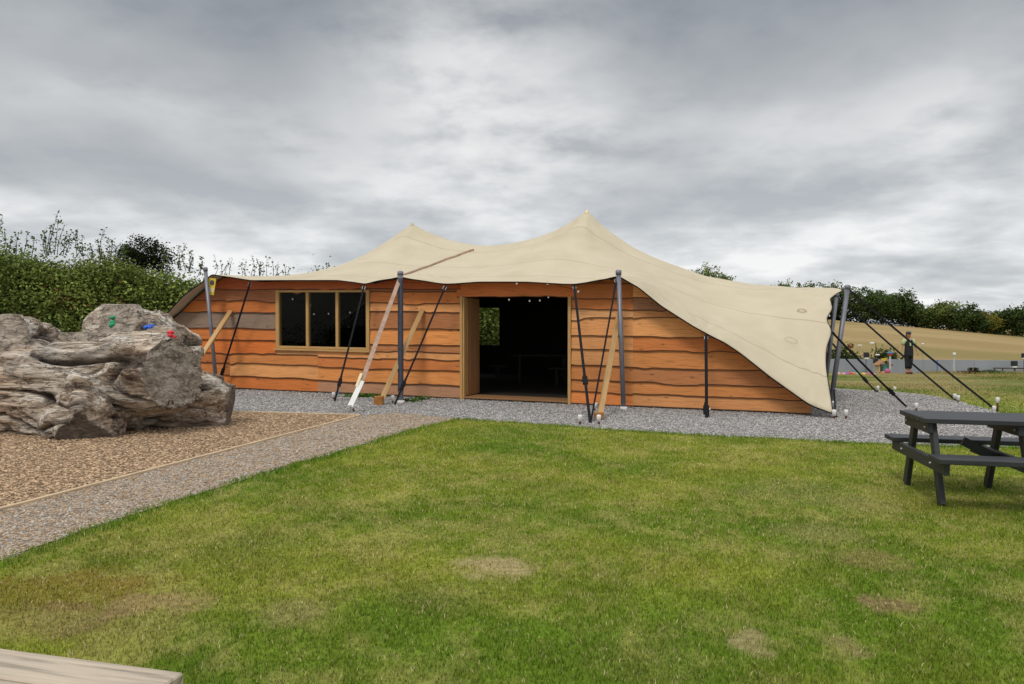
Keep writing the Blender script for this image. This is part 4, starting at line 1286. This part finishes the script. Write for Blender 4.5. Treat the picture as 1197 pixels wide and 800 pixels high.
# weathered table in the near left corner
C1 = CO + ray(216, 785) * ((CAM_H - .75) / -ray(216, 785)[2]); C0_ = CO + ray(0, 756.5) * ((CAM_H - .75) / -ray(0, 756.5)[2])
l_ = (C0_ - C1)[:2]; l_ /= np.linalg.norm(l_); wdir = np.array([l_[1], -l_[0]])
if wdir[1] > 0: wdir = -wdir
L3, W3 = np.array([*l_, 0]), np.array([*wdir, 0])
tb = thing('wooden_table', np.array([*(C1[:2] + l_ * .9 + wdir * .35), float(gz(-1, 1.5))]), 'weathered pale plank table cut off in the near left corner', 'table')
q = MB()
for k in range(5):
    c = C1 + L3 * .9 + W3 * (.068 + k * .14)
    q.box((c[0], c[1], .75 - .024), (L3, W3, Z3), (1.8 + .01 * (k % 2) - .005 * k, .132, .046), bev=.004)
q.build('tabletop', M['grey_wood'], tb)
for s_ in (.3, 1.5):
    q = MB(); c0 = C1 + L3 * s_ + W3 * .04; c1 = C1 + L3 * s_ + W3 * .66
    q.bar((c0[0], c0[1], .66), (c1[0], c1[1], .66), .05, .09); q.build('bearer', M['grey_wood'], tb)
    for w_ in (.1, .58):
        q = MB(); c = C1 + L3 * s_ + W3 * w_; q.bar((c[0], c[1], float(gz(c[0], c[1]))), (c[0], c[1], .61), .09, .07, (1, 0, 0)); q.build('leg', M['grey_wood'], tb)

# ------------------------------------------------------------------ foliage
def crown_points(ells, nclump, per, spread, top_bias=.3):
    vol = np.array([e[3] * e[4] * e[5] for e in ells]); pr = vol / vol.sum()
    pick = rng.choice(len(ells), nclump, p=pr)
    E_ = np.array(ells)[pick]
    d = rng.normal(size=(nclump, 3)); d /= np.linalg.norm(d, axis=1)[:, None]
    r = (.45 + .58 * rng.random(nclump) ** .6)[:, None]
    c = E_[:, :3] + d * r * E_[:, 3:6]
    P = np.repeat(c, per, 0) + rng.normal(size=(nclump * per, 3)) * np.repeat(spread * (.6 + .8 * rng.random((nclump, 1))), per, 0) * np.array([1, 1, .7])
    shade = np.repeat(.6 + .8 * rng.random((nclump, 1)), per, 0)
    return P, shade

def tree(name, base, h, ells, nclump, per, spread, leaf, col, label, cat, group, trunk_r=.25, limbs=5, trunkmat=None):
    t = thing(name, base, label, cat, group)
    base = np.array(base, float)
    ells = [(base[0] + e[0], base[1] + e[1], base[2] + e[2], *e[3:]) for e in ells]
    P, sh_ = crown_points(ells, nclump, per, spread)
    n = len(P)
    cc = np.array(col) * sh_ * (.75 + .5 * rng.random((n, 1))) * (1 + .18 * rng.normal(size=(n, 1)) * np.array([[1, .3, .5]]))
    V, Fc, Cc = leaf_quads(P, leaf * (.6 + .8 * rng.random(n)), np.clip(cc, .003, 1))
    mk('crown', V, Fc, M['leaf'], t, cols=Cc)
    q = MB(); topz = max(e[2] for e in ells)
    tp = np.array([base[0] + .1 * trunk_r, base[1], topz])
    q.tube([base - np.array([0, 0, .2]), base * .5 + tp * .5 + rng.normal(size=3) * trunk_r * .4, tp], [trunk_r, trunk_r * .7, trunk_r * .25], 8)
    for e in ells[:limbs]:
        s_ = base + (tp - base) * (.25 + .4 * rng.random())
        q.tube([s_, (s_ + np.array(e[:3])) / 2 + np.array([0, 0, -.1 * h * .2]), np.array(e[:3]) + np.array([0, 0, e[5] * .3])], [trunk_r * .45, trunk_r * .3, trunk_r * .1], 6)
    q.build('trunk', trunkmat or M['bark'], t, True)
    return t

def crown_for(px, D, wpx, ytop, ybase, seed):
    """ellipsoids for a tree whose crown spans wpx pixels and tops out at ytop"""
    r_ = random.Random(seed)
    m = D / F; w_ = wpx * m / 2; zb = gz((px - 598.5) * m, D); zt = CAM_H + (HOR - ytop) * m
    h = zt - zb; E_ = [(0, 0, h - .42 * h * .8, w_ * .62, w_ * .62, .38 * h)]
    for k in range(7):
        an = r_.random() * 6.28; zz = h * (.25 + .5 * r_.random()); q_ = w_ * (.40 + .25 * r_.random())
        E_.append((math.cos(an) * w_ * .55, math.sin(an) * w_ * .4, zz, q_, q_, h * (.16 + .1 * r_.random())))
    return ((px - 598.5) * m, D, float(zb)), h, E_
G1, G2, G3, G4 = (.075, .115, .032), (.11, .155, .042), (.15, .19, .05), (.24, .22, .045)
far = [(825, 200, 58, 311, G3, 'broad pale green tree showing just over the tent slope'), (945, 205, 70, 331, G2, 'row end tree peeking over the right end of the tent, low and broad'),
       (920, 212, 40, 331, G2, 'small round tree peeking over the tent ridge left of the poles'), (975, 202, 46, 333, G2, 'tree directly behind the tops of the two leaning poles'),
       (1010, 196, 54, 337, G1, 'tall dark tree just right of the leaning poles'), (1030, 200, 44, 343, G1, 'dark tree filling the dip right of the tallest pole'),
       (1056, 200, 30, 340, G1, 'tall narrow tree standing above its neighbours over the person'), (1072, 205, 34, 357, G2, 'low rounded tree right of the tall narrow one'),
       (1090, 200, 30, 361, G2, 'small mid green tree in the dip of the tree line'), (1110, 198, 40, 353, G3, 'lighter green broad tree in the middle of the tree line'),
       (1134, 196, 34, 358, G1, 'dark rounded tree right of the lighter broad tree'), (1151, 198, 26, 367, G4, 'yellowing low tree near the right of the tree line'),
       (1166, 200, 26, 366, G2, 'loose grey green tree beside the yellowing one'), (1184, 196, 26, 360, G1, 'dark upright tree near the right edge'),
       (1204, 196, 30, 356, G1, 'dark tree cut off by the right edge')]
for k, (px, D, wp, yt, col, lab) in enumerate(far):
    b, h, E_ = crown_for(px, D, wp * 1.18, yt, 0, k * 3 + 1)
    tree('far_tree', b, h, E_, 330, 16, .5, .55, col, lab, 'tree', 'trees along the far side of the dry field', trunk_r=.22, limbs=4)
# understory that reads as one mass behind them
xs = np.linspace(60, 150, 60); E_ = []
for q in xs:
    D = 207; z_ = float(gz(q, D)); E_.append((q, D, z_ + 1.7, 2.2, 2.0, 2.6 + rng.random() * 1.4))
P, sh_ = crown_points(E_, 1500, 14, .5); n = len(P)
V, Fc, Cc = leaf_quads(P, .6 * (.6 + .8 * rng.random(n)), np.array(G1) * .8 * sh_ * (.7 + .6 * rng.random((n, 1))))
tag(mk('woodland_understory', V, Fc, M['leaf'], cols=Cc, base=(100, 207, 0)), 'dark undergrowth along the foot of the far tree line', 'undergrowth', kind='stuff')
# dark tree beyond the hedge
D = 62; m = D / F
b = ((168 - 598.5) * m, D, float(gz((168 - 598.5) * m, D)))
ht = CAM_H + (HOR - 279) * m - b[2]
tree('oak_tree', b, ht, [(0, 0, ht - 1.1, 1.7, 1.5, 1.1), (-.9, 0, ht - 1.7, 1.2, 1.2, 1.0), (1.0, 0, ht - 1.6, 1.2, 1.2, 1.1), (.2, -.3, ht - 2.6, 1.9, 1.6, 1.2), (-2.2, 0, ht - 2.4, .8, .8, .6)], 260, 26, .26, .2, (.022, .035, .012),
     'dark rounded tree rising behind the hedge at left', 'tree', None, .22)
# hedge: foliage along a line with loose upright shoots
hl = np.array([(-24, 21.0, 3.6), (-18, 22, 3.6), (-14.0, 22.6, 3.4), (-12.2, 23.0, 2.8), (-10.6, 23.6, 2.5), (-9.6, 24.2, 2.5), (-8.9, 24.8, 2.3), (-7.5, 26, 2.75), (-5, 27.5, 2.6), (0, 27.5, 2.9), (4, 27, 2.6), (7.0, 26.5, 1.2)])
hedge = thing('hedge', (-10, 24, float(gz(-10, 24))), 'tall loose green hedge with reddish sprays behind the log and hut', 'hedge')
NH = 8600
tt = rng.random(NH); L_ = np.concatenate([[0], np.cumsum(np.linalg.norm(np.diff(hl[:, :2], axis=0), axis=1))]); L_ /= L_[-1]
# most clumps where the photograph looks
tt = np.where(rng.random(NH) < .78, L_[1] * .5 + (L_[6] - L_[1] * .5) * rng.random(NH), L_[6] + (L_[10] - L_[6]) * tt)
tt = np.where(rng.random(NH) < .10, L_[8] + (L_[9] - L_[8]) * (.2 + .8 * rng.random(NH)), tt)
hx, hy, hh = (np.interp(tt, L_, hl[:, i]) for i in range(3))
hh = hh + (fbm(hx * 1.1, hy * 1.1, 61, 5) - .47) * 1.5
zc = hh * (1.08 - 1.0 * rng.random(NH) ** 1.15)
wid = .95 * np.sqrt(np.clip(1 - (zc / (hh + .25)) ** 3, .05, 1))
ang = rng.random(NH)
cx = hx + rng.normal(size=NH) * .35; cy = hy + (ang * 2 - 1.25) * wid
c = np.stack([cx, cy, gz(cx, cy) + zc], -1)
per = 26
P = np.repeat(c, per, 0) + rng.normal(size=(NH * per, 3)) * np.array([.20, .17, .15]) * np.repeat(.6 + .8 * rng.random((NH, 1)), per, 0)
n = len(P)
sh_ = np.repeat(.45 + 1.1 * rng.random((NH, 1)) ** 1.5, per, 0)
tone = np.repeat(fbm(hx * .7, zc * .9, 71, 3)[:, None], per, 0)
cc = (np.array((.115, .17, .038)) * (1 - tone) + np.array((.32, .38, .095)) * tone) * sh_ * (.82 + .36 * rng.random((n, 1)))
red = np.repeat((fbm(hx * 1.1 + 5, zc * 1.4, 83, 3) > .66) & (rng.random(NH) < .22) & (zc < hh - .4), per) & (rng.random(n) < .5)
cc[red] = np.array((.15, .05, .025)) * (.6 + .8 * rng.random((red.sum(), 1)))
V, Fc, Cc = leaf_quads(P, .095 * (.6 + .8 * rng.random(n)), cc)
mk('foliage', V, Fc, M['leaf'], hedge, cols=Cc)
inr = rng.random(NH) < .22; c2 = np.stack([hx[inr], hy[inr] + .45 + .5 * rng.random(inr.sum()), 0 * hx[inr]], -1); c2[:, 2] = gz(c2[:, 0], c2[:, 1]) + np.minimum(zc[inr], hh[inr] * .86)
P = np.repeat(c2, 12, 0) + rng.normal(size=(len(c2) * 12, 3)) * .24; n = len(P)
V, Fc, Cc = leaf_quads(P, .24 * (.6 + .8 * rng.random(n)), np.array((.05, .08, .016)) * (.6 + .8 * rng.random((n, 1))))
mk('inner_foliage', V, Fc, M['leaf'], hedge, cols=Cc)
st = MB(); LP_ = []; LC = []
def shoot(px, py_top, D, py_bot, lean, dens=1.0, leafn=34):
    b_ = at(px - lean, py_bot, D); t_ = at(px, py_top, D)
    mid_ = (b_ + t_) / 2 + rng.normal(size=3) * .06
    st.tube([b_, mid_, t_], [.012, .009, .004], 5)
    for k in range(int(leafn * dens)):
        s_ = rng.random() ** .8
        p = (b_ * (1 - s_) ** 2 + 2 * mid_ * s_ * (1 - s_) + t_ * s_ ** 2) + rng.normal(size=3) * .075 * (1.1 - .6 * s_)
        LP_.append(p); LC.append(np.array((.07, .11, .025)) * (.6 + .9 * rng.random()))
for px, pt, pbm, ln in ((68, 247, 292, 12), (60, 262, 292, 6), (84, 270, 292, 14), (90, 268, 294, -6), (52, 270, 292, -4), (22, 272, 292, 3), (32, 270, 292, 5), (3, 252, 292, 3), (5, 268, 292, 2), (14, 275, 294, 4), (40, 276, 294, 3),
                        (76, 262, 292, 9), (96, 276, 296, 8), (122, 268, 298, 2), (114, 280, 300, -3), (132, 280, 300, 3), (104, 284, 300, -2), (146, 284, 300, 1), (196, 290, 306, 1), (209, 288, 308, -2), (218, 284, 310, 1), (226, 298, 312, 4), (236, 300, 316, 4),
                        (250, 297, 322, 1), (258, 306, 322, -2), (269, 303, 320, 14), (272, 302, 324, 4), (280, 306, 326, 0), (288, 303, 326, 1), (294, 298, 327, -1), (300, 302, 327, -2), (306, 305, 327, 2), (312, 300, 327, 1), (318, 303, 328, 0), (325, 306, 328, 2), (333, 310, 328, 0), (338, 314, 328, 2), (266, 310, 324, 3), (284, 311, 327, 2), (297, 308, 327, 3), (303, 310, 327, -2), (309, 312, 327, 0), (322, 312, 328, 1), (382, 306, 322, 1), (372, 312, 324, 2)):
    D = 23 if px < 150 else 24.5 if px < 245 else 27
    shoot(px, pt, D, pbm + 6, ln, 1.1 if px < 245 else .55)
    if px > 50 and px < 240: shoot(px + rng.normal() * 4, pt + 9, D + .3, pbm + 6, ln * .4, .9)
n = len(LP_)
V, Fc, Cc = leaf_quads(np.array(LP_), .06 + .05 * rng.random(n), np.array(LC)); mk('shoot_leaves', V, Fc, M['leaf'], hedge, cols=Cc)
for i in range(70):
    t_ = rng.random(); q = [np.interp(t_, L_, hl[:, k]) for k in range(3)]
    b_ = np.array([q[0], q[1] + .2 * rng.normal(), float(gz(q[0], q[1]))]); t2 = b_ + np.array([rng.normal() * .3, rng.normal() * .3, q[2] * .8])
    st.tube([b_, (b_ + t2) / 2 + rng.normal(size=3) * .08, t2], [.035, .025, .01], 5)
st.build('stems', M['bark'], hedge)
# bushes in front of the dry field
def bush(px, py_top, D, wpx, label, col):
    m = D / F; x_ = (px - 598.5) * m; g = np.array([x_, D, float(gz(x_, D))]); zt = CAM_H + (HOR - py_top) * m; h = zt - g[2]; w_ = wpx * m / 2
    tree('bush', g, h, [(0, 0, h * .55, w_ * .6, w_ * .6, h * .45), (-w_ * .45, 0, h * .45, w_ * .5, w_ * .4, h * .38), (w_ * .45, 0, h * .4, w_ * .5, w_ * .4, h * .36)], 90, 22, .14, .13, col, label, 'bush', 'bushes beyond the grey hoarding', .05, 3)
bush(984, 405, 41, 44, 'green bush beyond the hoarding, behind the leaning poles', (.05, .085, .02))
bush(1036, 408, 41, 34, 'smaller green bush beyond the hoarding, left of the person', (.05, .08, .02))
bush(1001, 414, 40.5, 20, 'lowest bush beyond the hoarding, between the two larger ones', (.075, .11, .025))

# ------------------------------------------------------------------ things in the meadow at right
# grey hoarding
DH = 38.0
hd = thing('hoarding', at(1080, 438, DH), 'long low grey sheet hoarding across the meadow below the dry field', 'hoarding')
q = MB(); xs = np.arange((900 - 598.5) * DH / F, (1330 - 598.5) * DH / F, 1.22)
for i in range(len(xs) - 1):
    zb = float(gz(xs[i], DH)) - .03; zt = CAM_H - (420 + .008 * (xs[i] - 16) * 24 - HOR) * DH / F
    q.box(((xs[i] + xs[i + 1]) / 2, DH + .012 * (i % 2), (zb + zt) / 2), AX, (1.215, .03, zt - zb), bev=.003)
q.build('sheeting', M['hoarding'], hd)
for x_ in xs[::2]:
    q = MB(); q.bar((x_, DH + .07, float(gz(x_, DH)) - .1), (x_, DH + .07, CAM_H - 41 * DH / F), .06, .06, (1, 0, 0)); q.build('post', M['bark'], hd)
# black tubs along the top edge of it (stand on stout posts behind)
def tub(px, py0, py1, D, wpx, label):
    m = D / F; c = at(px, py1, D); w_ = wpx * m / 2; h = (py1 - py0) * m
    t = thing('floodlight', (c[0], c[1], float(gz(c[0], c[1]))), label, 'floodlight', 'black floodlights on posts')
    q = MB(); q.box(c + np.array([0, 0, h * .62]), AX, (w_ * 2, .14, h * .76), bev=.015); q.build('housing', M['bin'], t)
    q = MB(); q.box(c + np.array([0, -.02, h * .10]), AX, (w_ * 1.5, .12, h * .2), bev=.01); q.build('base', M['white'], t)
    q = MB(); q.tube([(c[0], c[1] + .02, float(gz(c[0], c[1]))), c], .025, 8); q.build('post', M['steel'], t)
tub(1012.5, 412, 420, 37.3, 5.5, 'black floodlight with white base over the hoarding, left of the playhouse')
tub(1023.5, 419, 427, 36.5, 5, 'smaller black floodlight right beside the playhouse roof')
tub(1185.5, 422, 430, 37.3, 6.5, 'black floodlight with white base above the low railing')
tub(1197, 413, 420, 37.3, 5, 'black floodlight cut off by the right edge')
# playhouse
D = 35.0; m = D / F
def PX(px, py, D=D): return at(px, py, D)
g = at(1034, 437, D); g[2] = float(gz(g[0], g[1]))
ph = thing('playhouse', g, 'tiny wooden playhouse with brown pitched roof in the meadow', 'playhouse')
hw, wh = 7.0 * m, .42
q = MB()
q.box(g + np.array([-hw + .02, .15, wh / 2]), AX, (.05, .4, wh)); q.box(g + np.array([hw - .02, .15, wh / 2]), AX, (.05, .4, wh)); q.box(g + np.array([0, .33, wh / 2]), AX, (2 * hw - .1, .04, wh)); 
q.build('walls', M['pale'], ph)
q = MB()
for s_ in (-1, 1): q.bar(g + np.array([s_ * (hw + .08), .15, wh - .03]), g + np.array([s_ * .01, .15, wh + .19]), .55, .03, (0, 0, 1))
q.build('roof', M['jamb'], ph)
q = MB(); q.box(g + np.array([0, -.02, .26]), AX, (.17, .04, .28)); q.build('door', M['teal'], ph)
q = MB(); q.box(g + np.array([0, -.03, .05]), AX, (2 * hw, .05, .10)); q.build('skirt', M['rust'], ph)
c = at(1035, 421.5, 34.7)
pt = thing('pennant', c, 'yellow triangular pennant flying over the playhouse roof', 'pennant')
q = MB(); V = [at(1029.5, 419.5, 34.7), at(1038, 418.3, 34.7), at(1033.8, 423, 34.7)]; V2 = [v + np.array([0, .012, 0]) for v in V]
q.add(V + V2, [(0, 1, 2), (5, 4, 3), (0, 3, 4, 1), (1, 4, 5, 2), (2, 5, 3, 0)]); q.build('flag', M['yellow'], pt)
q = MB(); q.tube([np.array([V[1][0], V[1][1], float(gz(V[1][0], V[1][1]))]), V[1]], .012, 6); q.build('staff', M['metal'], pt)
# post with a blue and red top
c = at(1040.3, 437, 34.3); c[2] = float(gz(c[0], c[1])); tp = at(1040.3, 411.5, 34.3)
bp = thing('marker_post', c, 'grey post with a blue and red top right of the playhouse', 'post')
hgt_ = tp[2] - c[2]
q = MB(); q.tube([c, c + np.array([0, 0, hgt_ - .17])], .04, 10); q.build('shaft', M['greywhite'], bp)
q = MB(); q.lathe(c + np.array([0, 0, hgt_ - .18]), [(.05, 0), (.09, .03), (.09, .09)], 14); q.build('collar', M['red'], bp)
q = MB(); q.lathe(c + np.array([0, 0, hgt_ - .088]), [(.09, 0), (.125, .02), (.125, .07), (.06, .10)], 14); q.build('top', M['blue'], bp)
# row of painted stones on the grass, each a flattened pebble with a band
row = [(976, 'blue', 'blue'), (979.5, 'ltpink', 'pale pink'), (982.5, 'orange', 'orange'), (986, 'ltpink', 'pinkish'), (989.5, 'lilac', 'lilac'), (994, 'holdr', 'dark red'), (998, 'orange', 'small orange'), (1002, 'mint', 'mint green'), (1009.5, 'yellow', 'yellow'), (1014, 'pink', 'bright pink'), (1017.5, 'pink', 'rosy'), (1021, 'ltpink', 'pale rose'), (1032, 'orange', 'long orange'), (1037.5, 'pink', 'tall pink')]
for px, mt, nm_ in row:
    g = at(px, 438.5, 31.5 if px < 1030 else 32.6); g[2] = float(gz(g[0], g[1])); r_ = .07 + .03 * rng.random()
    if 'tall' in nm_: r_ = .1
    t = MB(); hh_ = r_ * (1.8 if 'tall' in nm_ else .85)
    t.lathe(g - np.array([0, 0, .02]), [(r_ * .9, 0), (r_ * 1.15, hh_ * .4), (r_ * 1.0, hh_ * .85), (r_ * .45, hh_ * 1.15)], 12)
    o = t.build('painted_block', M[mt], None, True, base=g)
    tag(o, '%s painted block in the coloured row on the meadow edge' % nm_, 'painted block', 'row of coloured blocks on the grass')
# posts and small lamps
def thin_post(px, py0, py1, D, r, mat, name, label, cat, head=None):
    c = at(px, py1, D); c[2] = float(gz(c[0], c[1])); tp = at(px, py0, D)
    t = thing(name, c, label, cat); q = MB(); q.tube([c, np.array([c[0], c[1], tp[2]])], r, 8); q.build('shaft', M[mat], t)
    if head: 
        q = MB(); head(q, np.array([c[0], c[1], tp[2]])); q.build('head', M['white'], t, True)
    return t
thin_post(1115, 414, 438, 36, .035, 'greywhite', 'marker_post', 'tall pale grey post in front of the hoarding right of the person', 'post', lambda q, p: q.box(p + np.array([0, -.02, .0]), AX, (.12, .08, .12)))
thin_post(1095.5, 421, 438, 35.5, .03, 'blue', 'marker_post', 'thin blue post in front of the hoarding right of the person', 'post')
def lamp_head(q, p): q.box(p + np.array([-.12, 0, -.01]), AX, (.22, .12, .07), bev=.02)
thin_post(1023.5, 401, 424, 39.5, .015, 'black', 'lamp_post', 'thin lamp post with white head over the hoarding', 'lamp post', lambda q, p: q.box(p + np.array([-.19, 0, -.02]), AX, (.2, .12, .09), bev=.02))
thin_post(1025.8, 415, 424, 39, .012, 'black', 'lamp_post', 'short lamp post with white head between floodlight and playhouse', 'lamp post', lambda q, p: q.box(p, AX, (.2, .1, .07), bev=.02))
thin_post(1004.8, 404, 424, 39.5, .010, 'metal', 'lamp_post', 'thin lamp post with pale head right of the green bush', 'lamp post', lambda q, p: q.box(p, AX, (.2, .1, .06), bev=.02))
thin_post(994.3, 405, 424, 39.2, .012, 'bark', 'feeder_post', 'thin post carrying a small dark red box near the leaning poles', 'post')
q = MB(); c = at(994.3, 405, 39.2); q.box(c + np.array([0, 0, -.02]), AX, (.22, .16, .13)); q.bar(c + np.array([-.15, 0, .05]), c + np.array([0, 0, .14]), .2, .02); q.bar(c + np.array([.15, 0, .05]), c + np.array([0, 0, .14]), .2, .02)
fo = bpy.data.objects['feeder_post']; q.build('box', M['rust'], fo)
thin_post(1078.5, 402.5, 425, 39.5, .01, 'metal', 'lamp_post', 'thin post with a round white head right of the person', 'lamp post', lambda q, p: q.ell(p, (.055, .055, .055), 10, 8))
# low railing
rl = thing('railing', at(1185, 437, 35.5), 'low dark wooden railing at the right edge of the meadow', 'railing')
q = MB(); a_, b_ = at(1161, 430.5, 35.5), at(1260, 431.5, 35.5); q.bar(a_, b_, .05, .05); q.build('top_rail', M['bark'], rl)
q = MB(); q.bar(at(1163, 438, 35.5), at(1260, 438.5, 35.5), .05, .05); q.build('bottom_rail', M['bark'], rl)
for px in (1163, 1172.5, 1187, 1205, 1230):
    q = MB(); c = at(px, 431, 35.5); q.bar((c[0], c[1] + .03, float(gz(c[0], c[1])) - .1), (c[0], c[1] + .03, c[2]), .04, .04, (1, 0, 0)); q.build('post', M['bark'], rl)
# tall docks and seed stems at right
for px, pt, col, lab in ((1131, 434, (.10, .05, .02), 'rusty dock plant left of the green clump'), (1134.5, 430, (.07, .06, .03), 'thin brown seed stem in the meadow'), (1141, 430, (.06, .06, .03), 'second thin brown seed stem'), (1152, 434, (.05, .09, .03), 'low leafy green clump by the railing end'), (1158.5, 432.5, (.05, .08, .03), 'taller leafy plant touching the railing end'), (1172, 437, (.07, .12, .03), 'green clump below the railing'), (1192, 437, (.11, .05, .025), 'rusty dock plant below the railing')):
    g = at(px, 440, 33); g[2] = float(gz(g[0], g[1])); tz = at(px, pt, 33)[2]; m_ = 150; wide = .05 if 'stem' in lab else .22
    P = g + np.stack([rng.normal(size=m_) * wide, rng.normal(size=m_) * wide, (tz - g[2]) * rng.random(m_)], -1)
    V, Fc, Cc = leaf_quads(P, .05 + .06 * rng.random(m_), np.array(col) * (.6 + .9 * rng.random((m_, 1))))
    t = thing('meadow_plant', g, lab, 'plant', 'wild plants in front of the hoarding'); mk('foliage', V, Fc, M['leaf'], t, cols=Cc)
    q = MB(); q.tube([g, np.array([g[0], g[1], tz])], .012, 5); q.build('stem', M['bark'], t)

# ------------------------------------------------------------------ the person
def person():
    D = 32.2; g = at(1062, 437.5, D); g[2] = float(gz(g[0], g[1]))
    k = (at(1062, 388, D)[2] - g[2]) / 1.74
    t = thing('person', g, 'person in a black sleeveless tunic, lime shirt and dark cap walking in the meadow', 'person')
    P = lambda x_, y_, z_: g + np.array([x_, y_, z_]) * k
    verts = []; edges = []; rad = []
    def v(x_, y_, z_, r_, r2=None, par=None):
        verts.append((x_, y_, z_)); rad.append((r_, r2 or r_)); i = len(verts) - 1
        if par is not None: edges.append((par, i))
        return i
    pel = v(0, 0, .95, .145, .105)
    ab = v(0, 0, 1.10, .135, .10, pel); ch = v(0, .01, 1.28, .16, .11, ab); sh = v(0, .01, 1.41, .13, .085, ch)
    nk = v(-.005, 0, 1.49, .055, .055, sh); h1 = v(-.015, -.02, 1.56, .075, .085, nk); h2 = v(-.018, -.02, 1.64, .082, .095, h1); h3 = v(-.018, -.01, 1.70, .06, .07, h2)
    v(-.045, -.115, 1.595, .016, .016, h1)
    for s_ in (-1, 1):
        a_ = v(s_ * .18, .01, 1.40, .062, .062, sh)
        el = v(s_ * (.27 if s_ > 0 else .30), .02, 1.14, .045, .045, a_); wr = v(s_ * (.33 if s_ > 0 else .40), -.04, .93, .03, .026, el)
        pm = v(s_ * (.345 if s_ > 0 else .42), -.055, .86, .040, .024, wr)
        for q_, (dx, L_) in enumerate(((-.028, .07), (-.010, .082), (.010, .078), (.028, .062))):
            f1 = v(s_ * (.35 if s_ > 0 else .425) + dx, -.06, .815, .010, .010, pm); v(s_ * (.352 if s_ > 0 else .43) + dx * 1.1, -.075, .815 - L_, .008, .008, f1)
        th = v(s_ * (.31 if s_ > 0 else .385), -.08, .85, .011, .011, pm); v(s_ * (.305 if s_ > 0 else .38), -.095, .805, .009, .009, th)
        hp_ = v(s_ * .085, 0, .88, .10, .10, pel); kn = v(s_ * .075, -.03 if s_ < 0 else .01, .50, .062, .065, hp_)
        cf = v(s_ * .072, .0 if s_ < 0 else .05, .32, .055, .058, kn); an = v(s_ * .07, .0 if s_ < 0 else .06, .10, .038, .042, cf)
        ft = v(s_ * .075, -.06 if s_ < 0 else 0, .045, .042, .036, an); v(s_ * .085, -.16 if s_ < 0 else -.10, .035, .038, .03, ft)
    me = bpy.data.meshes.new('body'); me.from_pydata([tuple(np.array(q) * k) for q in verts], edges, []); me.update()
    o = bpy.data.objects.new('body', me); COL.objects.link(o); o.parent = t; WORLD[o] = WORLD[t]
    o.modifiers.new('skin', 'SKIN'); ssm = o.modifiers.new('sub', 'SUBSURF'); ssm.levels = 1; ssm.render_levels = 2
    for i, sv in enumerate(me.skin_vertices[0].data):
        sv.radius = (rad[i][0] * k, rad[i][1] * k); sv.use_root = (i == 0)
    me.materials.append(M['skin'])
    def loft(name, rings, mat, n=20, close=True):
        V = []; Fc = []
        for cx, cy, cz, rx, ry in rings:
            for i in range(n):
                th = 2 * math.pi * i / n; w_ = 1 + .03 * math.sin(3 * th + cz * 9)
                V.append(P(cx + rx * w_ * math.cos(th), cy + ry * w_ * math.sin(th), cz))
        for i in range(len(rings) - 1):
            for j in range(n): Fc.append((i * n + j, i * n + (j + 1) % n, (i + 1) * n + (j + 1) % n, (i + 1) * n + j))
        if close: Fc += [tuple(range(n))[::-1], tuple(range((len(rings) - 1) * n, len(rings) * n))]
        return mk(name, V, Fc, mat, t, smooth_=True)
    loft('tunic', [(0, 0, .70, .178, .145), (0, 0, .80, .182, .145), (0, 0, .95, .176, .14), (0, 0, 1.12, .158, .13), (0, .01, 1.28, .172, .135), (0, .01, 1.39, .165, .11), (0, .01, 1.45, .11, .075)], M['cloth'])
    for s_ in (-1, 1):
        y0 = -.03 if s_ < 0 else .01
        loft('trouser_leg', [(s_ * .072, y0 * .5 + (.0 if s_ < 0 else .05), .22, .078, .082), (s_ * .072, y0 * .5 + (.0 if s_ < 0 else .03), .36, .085, .09), (s_ * .078, y0, .50, .09, .092), (s_ * .085, 0, .72, .10, .11)], M['cloth'])
        q = MB(); a_ = P(s_ * .14, .01, 1.425); b_ = P(s_ * .262, .016, 1.20)
        q.tube([a_, a_ * .5 + b_ * .5, b_], [.085 * k, .078 * k, .074 * k], 14); q.build('sleeve', M['lime'], t, True)
        q = MB(); yb = -.06 if s_ < 0 else 0.0
        q.ell(P(s_ * .08, yb - .03, .05), (.055 * k, .14 * k, .055 * k), 14, 10); q.build('shoe', M['shoe'], t, True)
        q = MB(); q.ell(P(-.018 + s_ * .032 - .01, -.112, 1.632), (.011 * k, .008 * k, .009 * k), 8, 6); q.build('eye', M['hair'], t, True)
    q = MB(); V = [P(-.03, -.152, 1.44), P(.03, -.152, 1.44), P(.02, -.156, 1.14), P(-.02, -.156, 1.14)]
    q.bar(P(-.005, -.112, 1.45), P(-.005, -.150, 1.16), .06 * k, .012 * k, (0, 1, 0)); q.build('shirt_front', M['lime'], t)
    q = MB(); q.ell(P(-.018, .005, 1.672), (.098 * k, .112 * k, .075 * k), 16, 10); q.ell(P(-.02, .05, 1.60), (.09 * k, .07 * k, .085 * k), 14, 9); q.build('hair', M['hair'], t, True)
    q = MB(); q.ell(P(-.018, -.005, 1.70), (.104 * k, .118 * k, .06 * k), 16, 10); q.ell(P(-.045, -.15, 1.685), (.085 * k, .07 * k, .012 * k), 14, 6); q.build('cap', M['navy'], t, True)
person()

# ------------------------------------------------------------------ output look
S.view_settings.view_transform = 'Standard'; S.view_settings.look = 'None'
S.view_settings.gamma = 1.0; S.view_settings.exposure = 0.0; S.view_settings.use_curve_mapping = False
S.render.resolution_x, S.render.resolution_y = 1024, 684
S.cycles.use_denoising = True
S.cycles.max_bounces = 8; S.cycles.transparent_max_bounces = 8
